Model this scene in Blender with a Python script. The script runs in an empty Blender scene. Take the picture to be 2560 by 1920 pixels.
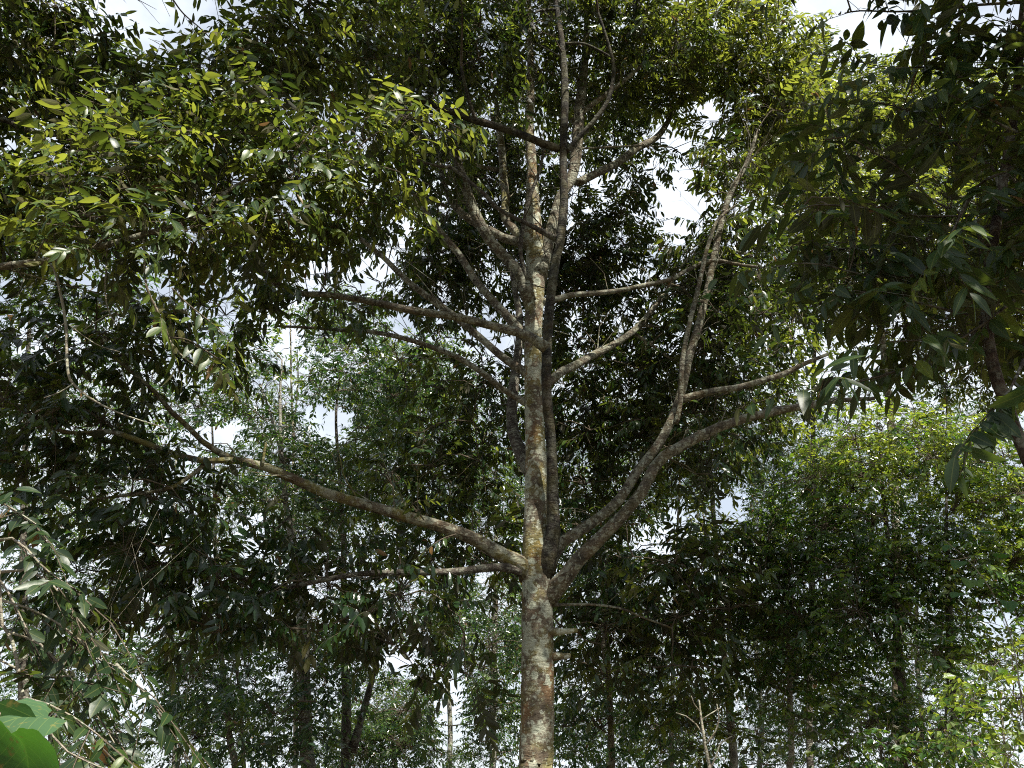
import bpy, math, random
import numpy as np
from mathutils.kdtree import KDTree

rng = np.random.default_rng(11)
random.seed(11)
scene = bpy.context.scene
COL = scene.collection

# ------------------------------------------------------------------ camera
F = 1934.0                       # focal length in pixels of the 2560 x 1920 photograph
PITCH = math.radians(27.5)
CAM = np.array([0.0, 0.0, 1.6])
FWD = np.array([0.0, math.cos(PITCH), math.sin(PITCH)])
UP = np.array([0.0, -math.sin(PITCH), math.cos(PITCH)])
RIGHT = np.array([1.0, 0.0, 0.0])


def P(sx, sy, Y):
    """World point at world distance Y seen at photograph pixel (sx, sy)."""
    d = (sx - 1280.0) / F * RIGHT + (960.0 - sy) / F * UP + FWD
    return CAM + d * (Y / d[1])


def depth(p):
    return float(np.dot(np.asarray(p) - CAM, FWD))


def project(pts):
    q = pts - CAM
    z = np.maximum(q @ FWD, 0.05)
    return 1280 + F * (q @ RIGHT) / z, 960 - F * (q @ UP) / z


# ------------------------------------------------------------------ node helpers
def new_mat(name):
    m = bpy.data.materials.new(name)
    m.use_nodes = True
    nt = m.node_tree
    nt.nodes.clear()
    return m, nt


def nd(nt, typ, **kw):
    n = nt.nodes.new(typ)
    for k, v in kw.items():
        if k.startswith('i_'):
            n.inputs[k[2:].replace('_', ' ')].default_value = v
        else:
            setattr(n, k, v)
    return n


def ramp(nt, fac, stops):
    r = nt.nodes.new('ShaderNodeValToRGB')
    el = r.color_ramp.elements
    while len(el) < len(stops):
        el.new(0.5)
    for e, (p, c) in zip(el, stops):
        e.position = p
        e.color = (c[0], c[1], c[2], 1.0)
    nt.links.new(fac, r.inputs['Fac'])
    return r.outputs['Color']


def mixc(nt, fac, a, b, blend='MIX'):
    m = nt.nodes.new('ShaderNodeMix')
    m.data_type = 'RGBA'
    m.blend_type = blend
    for sock, v in ((0, fac), (6, a), (7, b)):
        if hasattr(v, 'is_linked') or hasattr(v, 'links'):
            nt.links.new(v, m.inputs[sock])
        elif sock == 0:
            m.inputs[0].default_value = v
        else:
            m.inputs[sock].default_value = (v[0], v[1], v[2], 1.0)
    return m.outputs[2]


def mth(nt, op, a, b=None, clamp=False):
    m = nt.nodes.new('ShaderNodeMath')
    m.operation = op
    m.use_clamp = clamp
    for i, v in enumerate((a, b)):
        if v is None:
            continue
        if hasattr(v, 'links'):
            nt.links.new(v, m.inputs[i])
        else:
            m.inputs[i].default_value = v
    return m.outputs[0]


def leaf_material(name, top, under, trans, tmix=0.4, rough=0.38, spec=0.5, veins=0, old=(0.19, 0.105, 0.04)):
    """Two-sided leaf: glossy top, matt bronze underside, light passing through."""
    m, nt = new_mat(name)
    L = nt.links.new
    tint = nd(nt, 'ShaderNodeAttribute', attribute_name='tint').outputs['Fac']
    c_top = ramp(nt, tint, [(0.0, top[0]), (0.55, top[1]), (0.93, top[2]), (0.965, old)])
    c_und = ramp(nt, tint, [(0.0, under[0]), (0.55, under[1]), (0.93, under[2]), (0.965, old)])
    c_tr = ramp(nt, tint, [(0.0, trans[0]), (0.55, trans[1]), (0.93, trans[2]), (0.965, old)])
    geo = nd(nt, 'ShaderNodeNewGeometry')
    base = mixc(nt, geo.outputs['Backfacing'], c_top, c_und)
    blotch = nd(nt, 'ShaderNodeTexNoise', i_Scale=9.0, i_Detail=2.0)
    tc = nd(nt, 'ShaderNodeTexCoord')
    L(tc.outputs['Object'], blotch.inputs['Vector'])
    base = mixc(nt, mth(nt, 'MULTIPLY', blotch.outputs['Fac'], 0.55), base, (0.02, 0.03, 0.01))
    bump = nd(nt, 'ShaderNodeBump', i_Strength=0.25, i_Distance=0.01)
    if veins:
        lx = nd(nt, 'ShaderNodeAttribute', attribute_name='lx').outputs['Fac']
        ly = nd(nt, 'ShaderNodeAttribute', attribute_name='ly').outputs['Fac']
        al = mth(nt, 'ABSOLUTE', ly)
        mid = mth(nt, 'LESS_THAN', al, 0.07 if veins == 1 else 0.016)
        v = mth(nt, 'SUBTRACT', mth(nt, 'MULTIPLY', lx, 11.0 if veins == 1 else 7.0), mth(nt, 'MULTIPLY', al, 2.2 if veins == 1 else 4.5))
        v = mth(nt, 'ABSOLUTE', mth(nt, 'SUBTRACT', mth(nt, 'FRACT', v), 0.5))
        side = mth(nt, 'MULTIPLY', mth(nt, 'GREATER_THAN', v, 0.43 if veins == 1 else 0.470), 0.05 if veins == 1 else 0.40)
        if veins == 2:
            sp = nd(nt, 'ShaderNodeTexNoise', i_Scale=70.0, i_Detail=4.0)
            L(tc.outputs['Object'], sp.inputs['Vector'])
            base = mixc(nt, ramp(nt, sp.outputs['Fac'], [(0.62, (0, 0, 0)), (0.70, (1, 1, 1))]), base, (0.16, 0.15, 0.04))
            c_tr = mixc(nt, ramp(nt, sp.outputs['Fac'], [(0.60, (0, 0, 0)), (0.68, (1, 1, 1))]), c_tr, (0.10, 0.08, 0.015))
        vm = mth(nt, 'MAXIMUM', mth(nt, 'MULTIPLY', mid, 0.30), side)
        base = mixc(nt, vm, base, mixc(nt, 0.5, c_tr, (0.30, 0.28, 0.10)))
        if veins == 2:
            L(v, bump.inputs['Height'])
            bump.inputs['Strength'].default_value = 0.10
        else:
            n2 = nd(nt, 'ShaderNodeTexNoise', i_Scale=55.0, i_Detail=3.0)
            L(tc.outputs['Object'], n2.inputs['Vector'])
            L(n2.outputs['Fac'], bump.inputs['Height'])
            bump.inputs['Strength'].default_value = 0.5
            bump.inputs['Distance'].default_value = 0.006
        bump.inputs['Distance'].default_value = 0.0015 if veins == 1 else 0.003
    else:
        n2 = nd(nt, 'ShaderNodeTexNoise', i_Scale=40.0, i_Detail=1.0)
        L(tc.outputs['Object'], n2.inputs['Vector'])
        L(n2.outputs['Fac'], bump.inputs['Height'])
    p = nd(nt, 'ShaderNodeBsdfPrincipled')
    L(base, p.inputs['Base Color'])
    r = mth(nt, 'ADD', mth(nt, 'MULTIPLY', geo.outputs['Backfacing'], 0.35), rough)
    L(r, p.inputs['Roughness'])
    p.inputs['Specular IOR Level'].default_value = spec
    L(bump.outputs['Normal'], p.inputs['Normal'])
    t = nd(nt, 'ShaderNodeBsdfTranslucent')
    L(c_tr, t.inputs['Color'])
    mx = nd(nt, 'ShaderNodeMixShader', i_Fac=tmix)
    L(p.outputs[0], mx.inputs[1])
    L(t.outputs[0], mx.inputs[2])
    out = nd(nt, 'ShaderNodeOutputMaterial')
    L(mx.outputs[0], out.inputs['Surface'])
    return m


def bark_material(name, dark, light, lichen=0.0, rust=0.0, moss=0.0, scale=1.0, ring=0.5):
    m, nt = new_mat(name)
    L = nt.links.new
    tc = nd(nt, 'ShaderNodeTexCoord')
    ob = tc.outputs['Object']

    def noise(s, det=4.0, stretch=(1, 1, 1)):
        mp = nd(nt, 'ShaderNodeMapping')
        mp.inputs['Scale'].default_value = stretch
        L(ob, mp.inputs['Vector'])
        n = nd(nt, 'ShaderNodeTexNoise', i_Scale=s * scale, i_Detail=det, i_Roughness=0.65)
        L(mp.outputs[0], n.inputs['Vector'])
        return n.outputs['Fac']

    n1 = noise(7.0, 6.0)
    c = ramp(nt, n1, [(0.30, dark), (0.52, [(a + b) / 2 for a, b in zip(dark, light)]), (0.72, light)])
    rings = noise(9.0, 5.0, (0.8, 0.8, 3.0))
    c = mixc(nt, mth(nt, 'MULTIPLY', ramp(nt, rings, [(0.50, (0, 0, 0)), (0.62, (1, 1, 1))]), ring), c, [x * 0.35 for x in dark])
    if rust:
        n = noise(2.6, 4.0)
        c = mixc(nt, mth(nt, 'MULTIPLY', ramp(nt, n, [(0.50, (0, 0, 0)), (0.60, (1, 1, 1))]), rust), c, (0.17, 0.085, 0.03))
    if moss:
        n = noise(3.3, 5.0)
        c = mixc(nt, mth(nt, 'MULTIPLY', ramp(nt, n, [(0.47, (0, 0, 0)), (0.58, (1, 1, 1))]), moss), c, (0.17, 0.155, 0.035))
    if lichen:
        n = noise(4.2, 7.0)
        fine = noise(26.0, 3.0)
        pt = mth(nt, 'ADD', n, mth(nt, 'MULTIPLY', fine, 0.22))
        c = mixc(nt, mth(nt, 'MULTIPLY', ramp(nt, pt, [(0.635, (0, 0, 0)), (0.70, (1, 1, 1))]), lichen * 0.85), c, (0.34, 0.35, 0.27))
        wob = nd(nt, 'ShaderNodeTexNoise', i_Scale=9.0 * scale, i_Detail=3.0)
        L(ob, wob.inputs['Vector'])
        add = nd(nt, 'ShaderNodeMixRGB', blend_type='LINEAR_LIGHT')
        add.inputs[0].default_value = 0.045
        L(ob, add.inputs[1])
        L(wob.outputs['Color'], add.inputs[2])
        for sc, lo, hi, col in ((7.0, 0.30, 0.42, (0.33, 0.35, 0.27)), (15.0, 0.26, 0.42, (0.38, 0.39, 0.31)), (34.0, 0.22, 0.38, (0.30, 0.31, 0.22))):
            vo = nd(nt, 'ShaderNodeTexVoronoi', i_Scale=sc * scale)
            L(add.outputs[0], vo.inputs['Vector'])
            rnd = nd(nt, 'ShaderNodeSeparateColor')
            L(vo.outputs['Color'], rnd.inputs[0])
            keep = mth(nt, 'GREATER_THAN', rnd.outputs[0], 0.50)
            d = vo.outputs['Distance']
            inside = ramp(nt, d, [(lo, (1, 1, 1)), (hi, (0, 0, 0))])
            rim = ramp(nt, d, [(lo * 0.45, (0.55, 0.55, 0.55)), (lo, (1, 1, 1))])
            colr = mixc(nt, 1.0, col, rim, 'MULTIPLY')
            c = mixc(nt, mth(nt, 'MULTIPLY', mth(nt, 'MULTIPLY', inside, keep), lichen), c, colr)
    p = nd(nt, 'ShaderNodeBsdfPrincipled', i_Roughness=0.9)
    p.inputs['Specular IOR Level'].default_value = 0.2
    L(c, p.inputs['Base Color'])
    b = nd(nt, 'ShaderNodeBump', i_Strength=1.0, i_Distance=0.03)
    hsum = mth(nt, 'ADD', n1, mth(nt, 'MULTIPLY', rings, 0.9))
    L(hsum, b.inputs['Height'])
    L(b.outputs[0], p.inputs['Normal'])
    out = nd(nt, 'ShaderNodeOutputMaterial')
    L(p.outputs[0], out.inputs['Surface'])
    return m


# base colours (top, underside, transmitted)
BRONZE = [(0.022, 0.018, 0.009), (0.040, 0.033, 0.014), (0.085, 0.070, 0.026)]
DTOP = [(0.008, 0.025, 0.010), (0.020, 0.052, 0.013), (0.072, 0.115, 0.020)]
DTRANS = [(0.03, 0.06, 0.008), (0.12, 0.165, 0.018), (0.36, 0.41, 0.045)]
DURIAN = leaf_material('durian_leaf', DTOP, BRONZE, DTRANS, 0.40, 0.25, 0.5)
DURIAN_NEAR = leaf_material('durian_leaf_close', DTOP, BRONZE, DTRANS, 0.36, 0.40, 0.34, veins=1)
GREEN = leaf_material('forest_leaf', [(0.008, 0.028, 0.013), (0.024, 0.066, 0.022), (0.09, 0.15, 0.025)],
                      [(0.016, 0.034, 0.017), (0.028, 0.052, 0.02), (0.06, 0.09, 0.025)],
                      [(0.04, 0.12, 0.02), (0.10, 0.22, 0.025), (0.34, 0.45, 0.04)], 0.32, 0.24, 0.7)
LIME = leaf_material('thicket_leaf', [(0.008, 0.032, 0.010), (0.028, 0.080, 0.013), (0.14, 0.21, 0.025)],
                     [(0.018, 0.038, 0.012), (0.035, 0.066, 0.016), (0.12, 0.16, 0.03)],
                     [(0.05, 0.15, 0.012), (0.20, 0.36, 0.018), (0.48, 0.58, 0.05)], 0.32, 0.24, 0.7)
BROAD = leaf_material('broad_leaf', [(0.02, 0.065, 0.025), (0.03, 0.085, 0.03), (0.06, 0.13, 0.03)],
                      [(0.05, 0.11, 0.05), (0.06, 0.12, 0.05), (0.09, 0.15, 0.05)],
                      [(0.03, 0.13, 0.012), (0.06, 0.20, 0.014), (0.16, 0.34, 0.03)], 0.28, 0.55, 0.22, veins=2)

BARK_TRUNK = bark_material('mottled_bark', (0.040, 0.030, 0.021), (0.19, 0.155, 0.11), lichen=0.95, rust=0.5, moss=0.45, ring=0.25)
BARK_LIMB = bark_material('grey_bark', (0.030, 0.025, 0.019), (0.145, 0.125, 0.094), lichen=0.5, rust=0.15, moss=0.12, scale=1.5, ring=0.6)
BARK_MOSS = bark_material('mossy_bark', (0.034, 0.027, 0.018), (0.15, 0.125, 0.088), lichen=0.5, rust=0.2, moss=0.6, scale=1.3, ring=0.4)
BARK_STEM = bark_material('shaded_stem_bark', (0.010, 0.009, 0.007), (0.038, 0.033, 0.027), lichen=0.12, rust=0.08, moss=0.12, scale=1.5, ring=0.6)  # the stem's shade put into a darker copy of the limb bark
BARK_DARK = bark_material('dark_bark', (0.025, 0.02, 0.016), (0.09, 0.075, 0.06), lichen=0.3, scale=1.5, ring=0.5)
BARK_PALE = bark_material('pale_bark', (0.10, 0.085, 0.065), (0.32, 0.28, 0.22), lichen=0.5, moss=0.15, scale=1.5, ring=0.3)
BARK_SCALE = bark_material('mottled_grey_bark', (0.035, 0.032, 0.028), (0.30, 0.28, 0.25), lichen=0.7, scale=2.2, ring=0.2)
BARK_RED = bark_material('reddish_bark', (0.022, 0.015, 0.011), (0.08, 0.055, 0.042), lichen=0.2, scale=1.5, ring=0.6)
TWIG = bark_material('twig_bark', (0.05, 0.038, 0.026), (0.17, 0.14, 0.10), scale=3.0, ring=0.0)


# ------------------------------------------------------------------ mesh helpers
class Mesh:
    def __init__(self):
        self.v, self.idx, self.tot, self.mi, self.tint, self.lx, self.ly, self.smooth = [], [], [], [], [], [], [], []
        self.n = 0

    def add(self, v, faces, tot, mi=0, tint=None, lx=None, ly=None, smooth=True):
        """v (N,3); faces flat vertex index array; tot loops per face"""
        v = np.asarray(v, dtype=np.float64)
        if not len(v):
            return
        self.v.append(v)
        self.idx.append(np.asarray(faces, dtype=np.int64) + self.n)
        tot = np.asarray(tot)
        self.tot.append(tot)
        self.mi.append(np.full(len(tot), mi))
        self.smooth.append(np.full(len(tot), smooth))
        z = np.zeros(len(v))
        self.tint.append(z if tint is None else tint)
        self.lx.append(z if lx is None else lx)
        self.ly.append(z if ly is None else ly)
        self.n += len(v)

    def build(self, name, mats, parent=None, origin=None, leafy=False):
        me = bpy.data.meshes.new(name)
        if self.n:
            v = np.concatenate(self.v)
            if origin is not None:
                v = v - np.asarray(origin)
            idx = np.concatenate(self.idx)
            tot = np.concatenate(self.tot)
            me.vertices.add(len(v))
            me.vertices.foreach_set('co', v.astype(np.float32).ravel())
            me.loops.add(len(idx))
            me.loops.foreach_set('vertex_index', idx.astype(np.int32))
            me.polygons.add(len(tot))
            st = np.concatenate([[0], np.cumsum(tot)[:-1]])
            me.polygons.foreach_set('loop_start', st.astype(np.int32))
            me.polygons.foreach_set('loop_total', tot.astype(np.int32))
            me.polygons.foreach_set('material_index', np.concatenate(self.mi).astype(np.int32))
            me.polygons.foreach_set('use_smooth', np.concatenate(self.smooth).astype(bool))
            if leafy:
                for nm, arr in (('tint', self.tint), ('lx', self.lx), ('ly', self.ly)):
                    a = me.attributes.new(nm, 'FLOAT', 'POINT')
                    a.data.foreach_set('value', np.concatenate(arr).astype(np.float32))
            me.update(calc_edges=True)
        for m in (mats if isinstance(mats, (list, tuple)) else [mats]):
            me.materials.append(m)
        o = bpy.data.objects.new(name, me)
        COL.objects.link(o)
        if parent is not None:
            o.parent = parent
        return o


def smooth_path(pts, rad, step):
    """Catmull-Rom through pts, resampled about every `step`."""
    pts = np.asarray(pts, float)
    rad = np.asarray(rad, float)
    if len(pts) < 3:
        n = max(2, int(np.linalg.norm(pts[-1] - pts[0]) / step) + 1)
        t = np.linspace(0, 1, n)[:, None]
        return pts[0] * (1 - t) + pts[-1] * t, np.interp(t[:, 0], [0, 1], [rad[0], rad[-1]])
    q = np.vstack([2 * pts[0] - pts[1], pts, 2 * pts[-1] - pts[-2]])
    out, ro = [], []
    for i in range(1, len(q) - 2):
        p0, p1, p2, p3 = q[i - 1], q[i], q[i + 1], q[i + 2]
        n = max(1, int(np.linalg.norm(p2 - p1) / step))
        for k in range(n):
            t = k / n
            out.append(0.5 * ((2 * p1) + (-p0 + p2) * t + (2 * p0 - 5 * p1 + 4 * p2 - p3) * t * t + (-p0 + 3 * p1 - 3 * p2 + p3) * t ** 3))
            ro.append(rad[i - 1] * (1 - t) + rad[i] * t)
    out.append(pts[-1])
    ro.append(rad[-1])
    return np.array(out), np.array(ro)


def tube(mesh, pts, rad, sides=8, mi=0, lump=0.0, cap=True):
    pts = np.asarray(pts, float)
    rad = np.asarray(rad, float)
    n = len(pts)
    tan = np.gradient(pts, axis=0)
    tan /= np.linalg.norm(tan, axis=1)[:, None] + 1e-9
    ref = np.array([1.0, 0, 0]) if abs(tan[0][0]) < 0.8 else np.array([0, 1.0, 0])
    A = np.zeros_like(pts)
    a = ref - tan[0] * np.dot(ref, tan[0])
    a /= np.linalg.norm(a)
    for i in range(n):
        a = a - tan[i] * np.dot(a, tan[i])
        a /= np.linalg.norm(a) + 1e-9
        A[i] = a
    B = np.cross(tan, A)
    th = np.linspace(0, 2 * math.pi, sides, endpoint=False)
    r = rad[:, None] * np.ones((1, sides))
    if lump:
        s = np.cumsum(np.concatenate([[0], np.linalg.norm(np.diff(pts, axis=0), axis=1)]))
        ph = rng.uniform(0, 6.28, 8)
        wob = np.zeros_like(r)
        rm = max(rad.mean(), 1e-3)
        for k in range(4):
            wob += np.sin(s[:, None] / (rm * (1.2 + 1.9 * k)) + ph[k]) * np.cos((k + 1) * th[None, :] + ph[k + 4] + s[:, None] * 0.7) / 4
        wob += rng.normal(0, 0.25, r.shape)
        r = r * (1 + lump * wob)
    v = pts[:, None, :] + r[:, :, None] * (np.cos(th)[None, :, None] * A[:, None, :] + np.sin(th)[None, :, None] * B[:, None, :])
    v = v.reshape(-1, 3)
    i = np.arange(n - 1)[:, None] * sides
    j = np.arange(sides)[None, :]
    k = (np.arange(sides) + 1)[None, :] % sides
    f = np.stack([i + j, i + k, i + sides + k, i + sides + j], axis=-1).reshape(-1)
    tot = np.full((n - 1) * sides, 4)
    if cap:
        f = np.concatenate([f, np.arange(sides)[::-1], (n - 1) * sides + np.arange(sides)])
        tot = np.concatenate([tot, [sides, sides]])
    mesh.add(v, f, tot, mi)


def thin_tubes(mesh, A, B, C, r0, r1, mi=1):
    """Many three-sided twigs at once, each a bent line A -> B -> C."""
    n = len(A)
    if not n:
        return
    d = C - A
    d /= np.linalg.norm(d, axis=1)[:, None] + 1e-9
    ref = np.where(np.abs(d[:, 2:3]) < 0.8, np.array([[0, 0, 1.0]]), np.array([[1.0, 0, 0]]))
    x = np.cross(d, ref)
    x /= np.linalg.norm(x, axis=1)[:, None] + 1e-9
    y = np.cross(d, x)
    rows = []
    for p, r in ((A, r0), (B, (r0 + r1) / 2), (C, r1)):
        r = np.broadcast_to(np.asarray(r, float), (n,))
        for k in range(3):
            a = 2.0944 * k
            rows.append(p + r[:, None] * (math.cos(a) * x + math.sin(a) * y))
    v = np.stack(rows, axis=1).reshape(-1, 3)
    f = []
    for s in range(2):
        for k in range(3):
            k2 = (k + 1) % 3
            f += [s * 3 + k, s * 3 + k2, s * 3 + 3 + k2, s * 3 + 3 + k]
    f = (np.arange(n)[:, None] * 9 + np.array(f)[None, :]).reshape(-1)
    mesh.add(v, f, np.full(n * 6, 4), mi)


LEAF = {
    'close': dict(x=[0, .10, .28, .52, .78, 1], w=[0, .50, .92, 1, .62, 0]),
    'mid': dict(x=[0, .24, .70, 1], w=[0, .90, .90, 0]),
    'far': None,
}


def leaves(mesh, base, fwd, nrm, length, width, tint, lod, curl=0.14, fold=0.22):
    """base, fwd, nrm (N,3); a pointed, slightly folded and curved leaf each."""
    n = len(base)
    if not n:
        return
    fwd = fwd / (np.linalg.norm(fwd, axis=1)[:, None] + 1e-9)
    nrm = nrm - fwd * np.sum(nrm * fwd, axis=1)[:, None]
    nrm = nrm / (np.linalg.norm(nrm, axis=1)[:, None] + 1e-9)
    sid = np.cross(nrm, fwd)
    length = np.broadcast_to(length, (n,))[:, None, None]
    width = np.broadcast_to(width, (n,))[:, None, None]
    cu = (curl * rng.uniform(-0.3, 2.8, n))[:, None]
    if LEAF[lod] is None:
        X = np.array([0, .45, 1.0, .45])
        W = np.array([0, 1.0, 0, -1.0])
        faces, tot = [0, 2, 1, 0, 3, 2], [3, 3]
    else:
        xs, ws = LEAF[lod]['x'], LEAF[lod]['w']
        k = len(xs)
        X = np.array(xs + xs[1:-1] + xs[1:-1])
        W = np.array([0.0] * k + ws[1:-1] + [-q for q in ws[1:-1]])
        faces, tot = [], []
        Lh, Rh = k, k + k - 2
        for i in range(k - 1):
            for sgn, h in ((1, Lh), (-1, Rh)):
                a, b = i, i + 1
                la = h + i - 1 if i > 0 else None
                lb = h + i if i + 1 < k - 1 else None
                poly = [a, b] + ([lb] if lb is not None else []) + ([la] if la is not None else [])
                if sgn < 0:
                    poly = poly[::-1]
                faces += poly
                tot.append(len(poly))
    m = len(X)
    zloc = fold * np.abs(W)[None, :, None] * width - cu[:, :, None] * (X ** 2)[None, :, None] * length
    v = base[:, None, :] + X[None, :, None] * length * fwd[:, None, :] + W[None, :, None] * width * sid[:, None, :] + zloc * nrm[:, None, :]
    f = (np.arange(n)[:, None] * m + np.array(faces)[None, :]).reshape(-1)
    mesh.add(v.reshape(-1, 3), f, np.tile(tot, n), 0, np.repeat(tint, m),
             np.tile(X, n), np.tile(W, n), smooth=lod != 'far')


def sprays(mesh, org, dirs, lod, leaf_len, aspect=0.165, n_leaf=11, length=0.42, droop=0.5, tint=(0.45, 0.2), old=0.005, twig_r=0.0028, spread=0.85):
    """Alternate leaves hanging along a short arching twig, for every origin at once."""
    n = len(org)
    if not n:
        return
    dirs = dirs / (np.linalg.norm(dirs, axis=1)[:, None] + 1e-9)
    up = np.tile([0, 0, 1.0], (n, 1)) + rng.normal(0, 0.25, (n, 3))
    s = np.cross(dirs, up)
    s /= np.linalg.norm(s, axis=1)[:, None] + 1e-9
    u = np.cross(s, dirs)
    Ls = length * rng.uniform(0.65, 1.25, n)
    sag = rng.uniform(0.05, 0.4, n) * Ls

    def at(t):
        return org + dirs * (t * Ls)[:, None] - np.array([0, 0, 1.0]) * (sag * t * t)[:, None]

    thin_tubes(mesh, org, at(np.full(n, .5)), at(np.ones(n)), twig_r, twig_r * 0.5)
    dr = droop * rng.uniform(0.3, 1.6, n)
    stint = rng.normal(tint[0], tint[1], n)
    bs, fs, ns, ln, tn = [], [], [], [], []
    for i in range(n_leaf):
        t = np.clip((i + 0.7) / n_leaf + rng.normal(0, 0.02, n), 0.02, 1.0)
        sg = 1.0 if i % 2 else -1.0
        side = spread if i < n_leaf - 1 else 0.12
        f = dirs * rng.uniform(0.25, 0.7, n)[:, None] + s * (sg * side * rng.uniform(0.7, 1.2, n))[:, None]
        f = f - np.array([0, 0, 1.0]) * (dr * rng.uniform(0.5, 1.5, n))[:, None] + rng.normal(0, 0.14, (n, 3))
        nn = u * 0.9 + dirs * 0.25 + rng.normal(0, 0.45, (n, 3))
        keep = rng.uniform(0, 1, n) > 0.10
        bs.append(at(t)[keep]); fs.append(f[keep]); ns.append(nn[keep])
        ln.append((leaf_len * rng.uniform(0.5, 1.25, n) * (0.72 + 0.28 * math.sin(math.pi * (0.15 + 0.8 * i / n_leaf))))[keep])
        tt = np.clip(stint + rng.normal(0, 0.14, n) + 0.18 * (i / n_leaf - 0.5), 0.0, 0.925)
        dead = rng.uniform(0, 1, n) < old
        tn.append(np.where(dead, 1.0, tt)[keep])
    ln = np.concatenate(ln)
    leaves(mesh, np.concatenate(bs), np.concatenate(fs), np.concatenate(ns), ln, ln * aspect * rng.uniform(0.65, 1.25, len(ln)), np.concatenate(tn), lod)


def value_noise(p, cell, seed):
    q = p / cell
    i = np.floor(q).astype(np.int64)
    f = q - i
    f = f * f * (3 - 2 * f)
    out = np.zeros(len(p))
    for dx in (0, 1):
        for dy in (0, 1):
            for dz in (0, 1):
                h = (i[:, 0] + dx) * 374761393 + (i[:, 1] + dy) * 668265263 + (i[:, 2] + dz) * 2147483647 + seed * 974711
                h = (h ^ (h >> 13)) * 1274126177
                h = ((h ^ (h >> 16)) & 0xFFFF) / 65535.0
                w = (f[:, 0] if dx else 1 - f[:, 0]) * (f[:, 1] if dy else 1 - f[:, 1]) * (f[:, 2] if dz else 1 - f[:, 2])
                out += w * h
    return out


# open sky between the crowns (gaps in the canopy), seen in the photograph
GAPS = [(405, 40, 160, 115), (2140, 60, 75, 75), (1690, 520, 75, 95), (1770, 270, 60, 40), (1030, 545, 38, 70), (935, 660, 70, 42),
        (738, 900, 26, 95), (640, 1330, 50, 60), (825, 1050, 60, 55), (1130, 1770, 50, 95), (480, 940, 40, 35), (470, 1120, 40, 60),
        (1510, 460, 35, 40), (210, 690, 45, 55), (60, 330, 70, 45), (340, 1560, 40, 30), (2480, 1560, 45, 35), (1625, 1350, 60, 40), (1690, 1300, 50, 50),
        (560, 1080, 60, 40), (350, 1750, 60, 70), (1010, 810, 55, 40), (1010, 1640, 50, 40), (2270, 820, 35, 35), (1830, 1260, 50, 60)]


def ball(x, y, z, r, tau, *rest):
    """A clump given by its place in the world instead of in the photograph."""
    p = np.array([x, y, z], float)
    q = p - CAM
    D = float(q @ FWD)
    return (1280 + F * float(q @ RIGHT) / D, 960 - F * float(q @ UP) / D, r * F / D, r * F / D, y, r * 0.6, tau) + rest


SUN = np.array([0.30, -0.45, 0.84])
SUN /= np.linalg.norm(SUN)
# sun patches on trunk and limbs, shaped by leaving out leaf sprays that block them
FLECKS = [(P(a, b, y), r) for a, b, y, r in (
    (1333, 800, 8.4, .22), (1331, 470, 8.4, .20), (1326, 310, 8.4, .20), (1350, 1130, 8.4, .16), (1335, 1360, 8.4, .24), (1325, 1720, 8.4, .18), (1375, 1830, 8.4, .18), (1333, 690, 8.4, .12), 
    (1030, 1295, 7.8, .22), (1150, 1335, 8.0, .22), (640, 1165, 7.4, .26), (560, 1140, 7.3, .16), (1690, 1030, 8.7, .24), (1765, 740, 8.7, .26), (1800, 560, 8.6, .2), (1850, 440, 8.5, .22),
    (1890, 955, 8.6, .2), (1410, 925, 8.8, .16), (1195, 540, 8.3, .16), (1440, 390, 8.7, .2), (1590, 375, 9.6, .2), (1000, 772, 7.4, .14), (1280, 812, 8.4, .1), (1560, 724, 8.7, .2), (1120, 600, 8.1, .12), (1265, 470, 8.9, .15))]


def sunlit(pts, reach=0.22):
    bad = np.zeros(len(pts), bool)
    for c, r in FLECKS:
        d = pts - c
        t = d @ SUN
        off = np.linalg.norm(d - t[:, None] * SUN, axis=1)
        bad |= (t > 0.3) & (off < 0.75 * r + reach)
    return bad


def in_gap(pts, gaps):
    x, y = project(pts)
    bad = np.zeros(len(pts), bool)
    for (gx, gy, rx, ry) in gaps:
        d = ((x - gx) / rx) ** 2 + ((y - gy) / ry) ** 2
        bad |= d < rng.uniform(0.75, 1.6, len(pts))
    return bad


# ------------------------------------------------------------------ things
def tag(o, label, cat, group=None, kind=None):
    if label:
        o['label'] = label
    if cat:
        o['category'] = cat
    if group:
        o['group'] = group
    if kind:
        o['kind'] = kind
    return o


def ground_z(x, y):
    return -0.10 * y + 0.25 * np.sin(x * 0.21 + 1.0) * np.cos(y * 0.17) if True else 0


def empty(name, loc):
    e = bpy.data.objects.new(name, None)
    e.empty_display_size = 0.3
    COL.objects.link(e)
    e.location = loc
    return e


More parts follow.
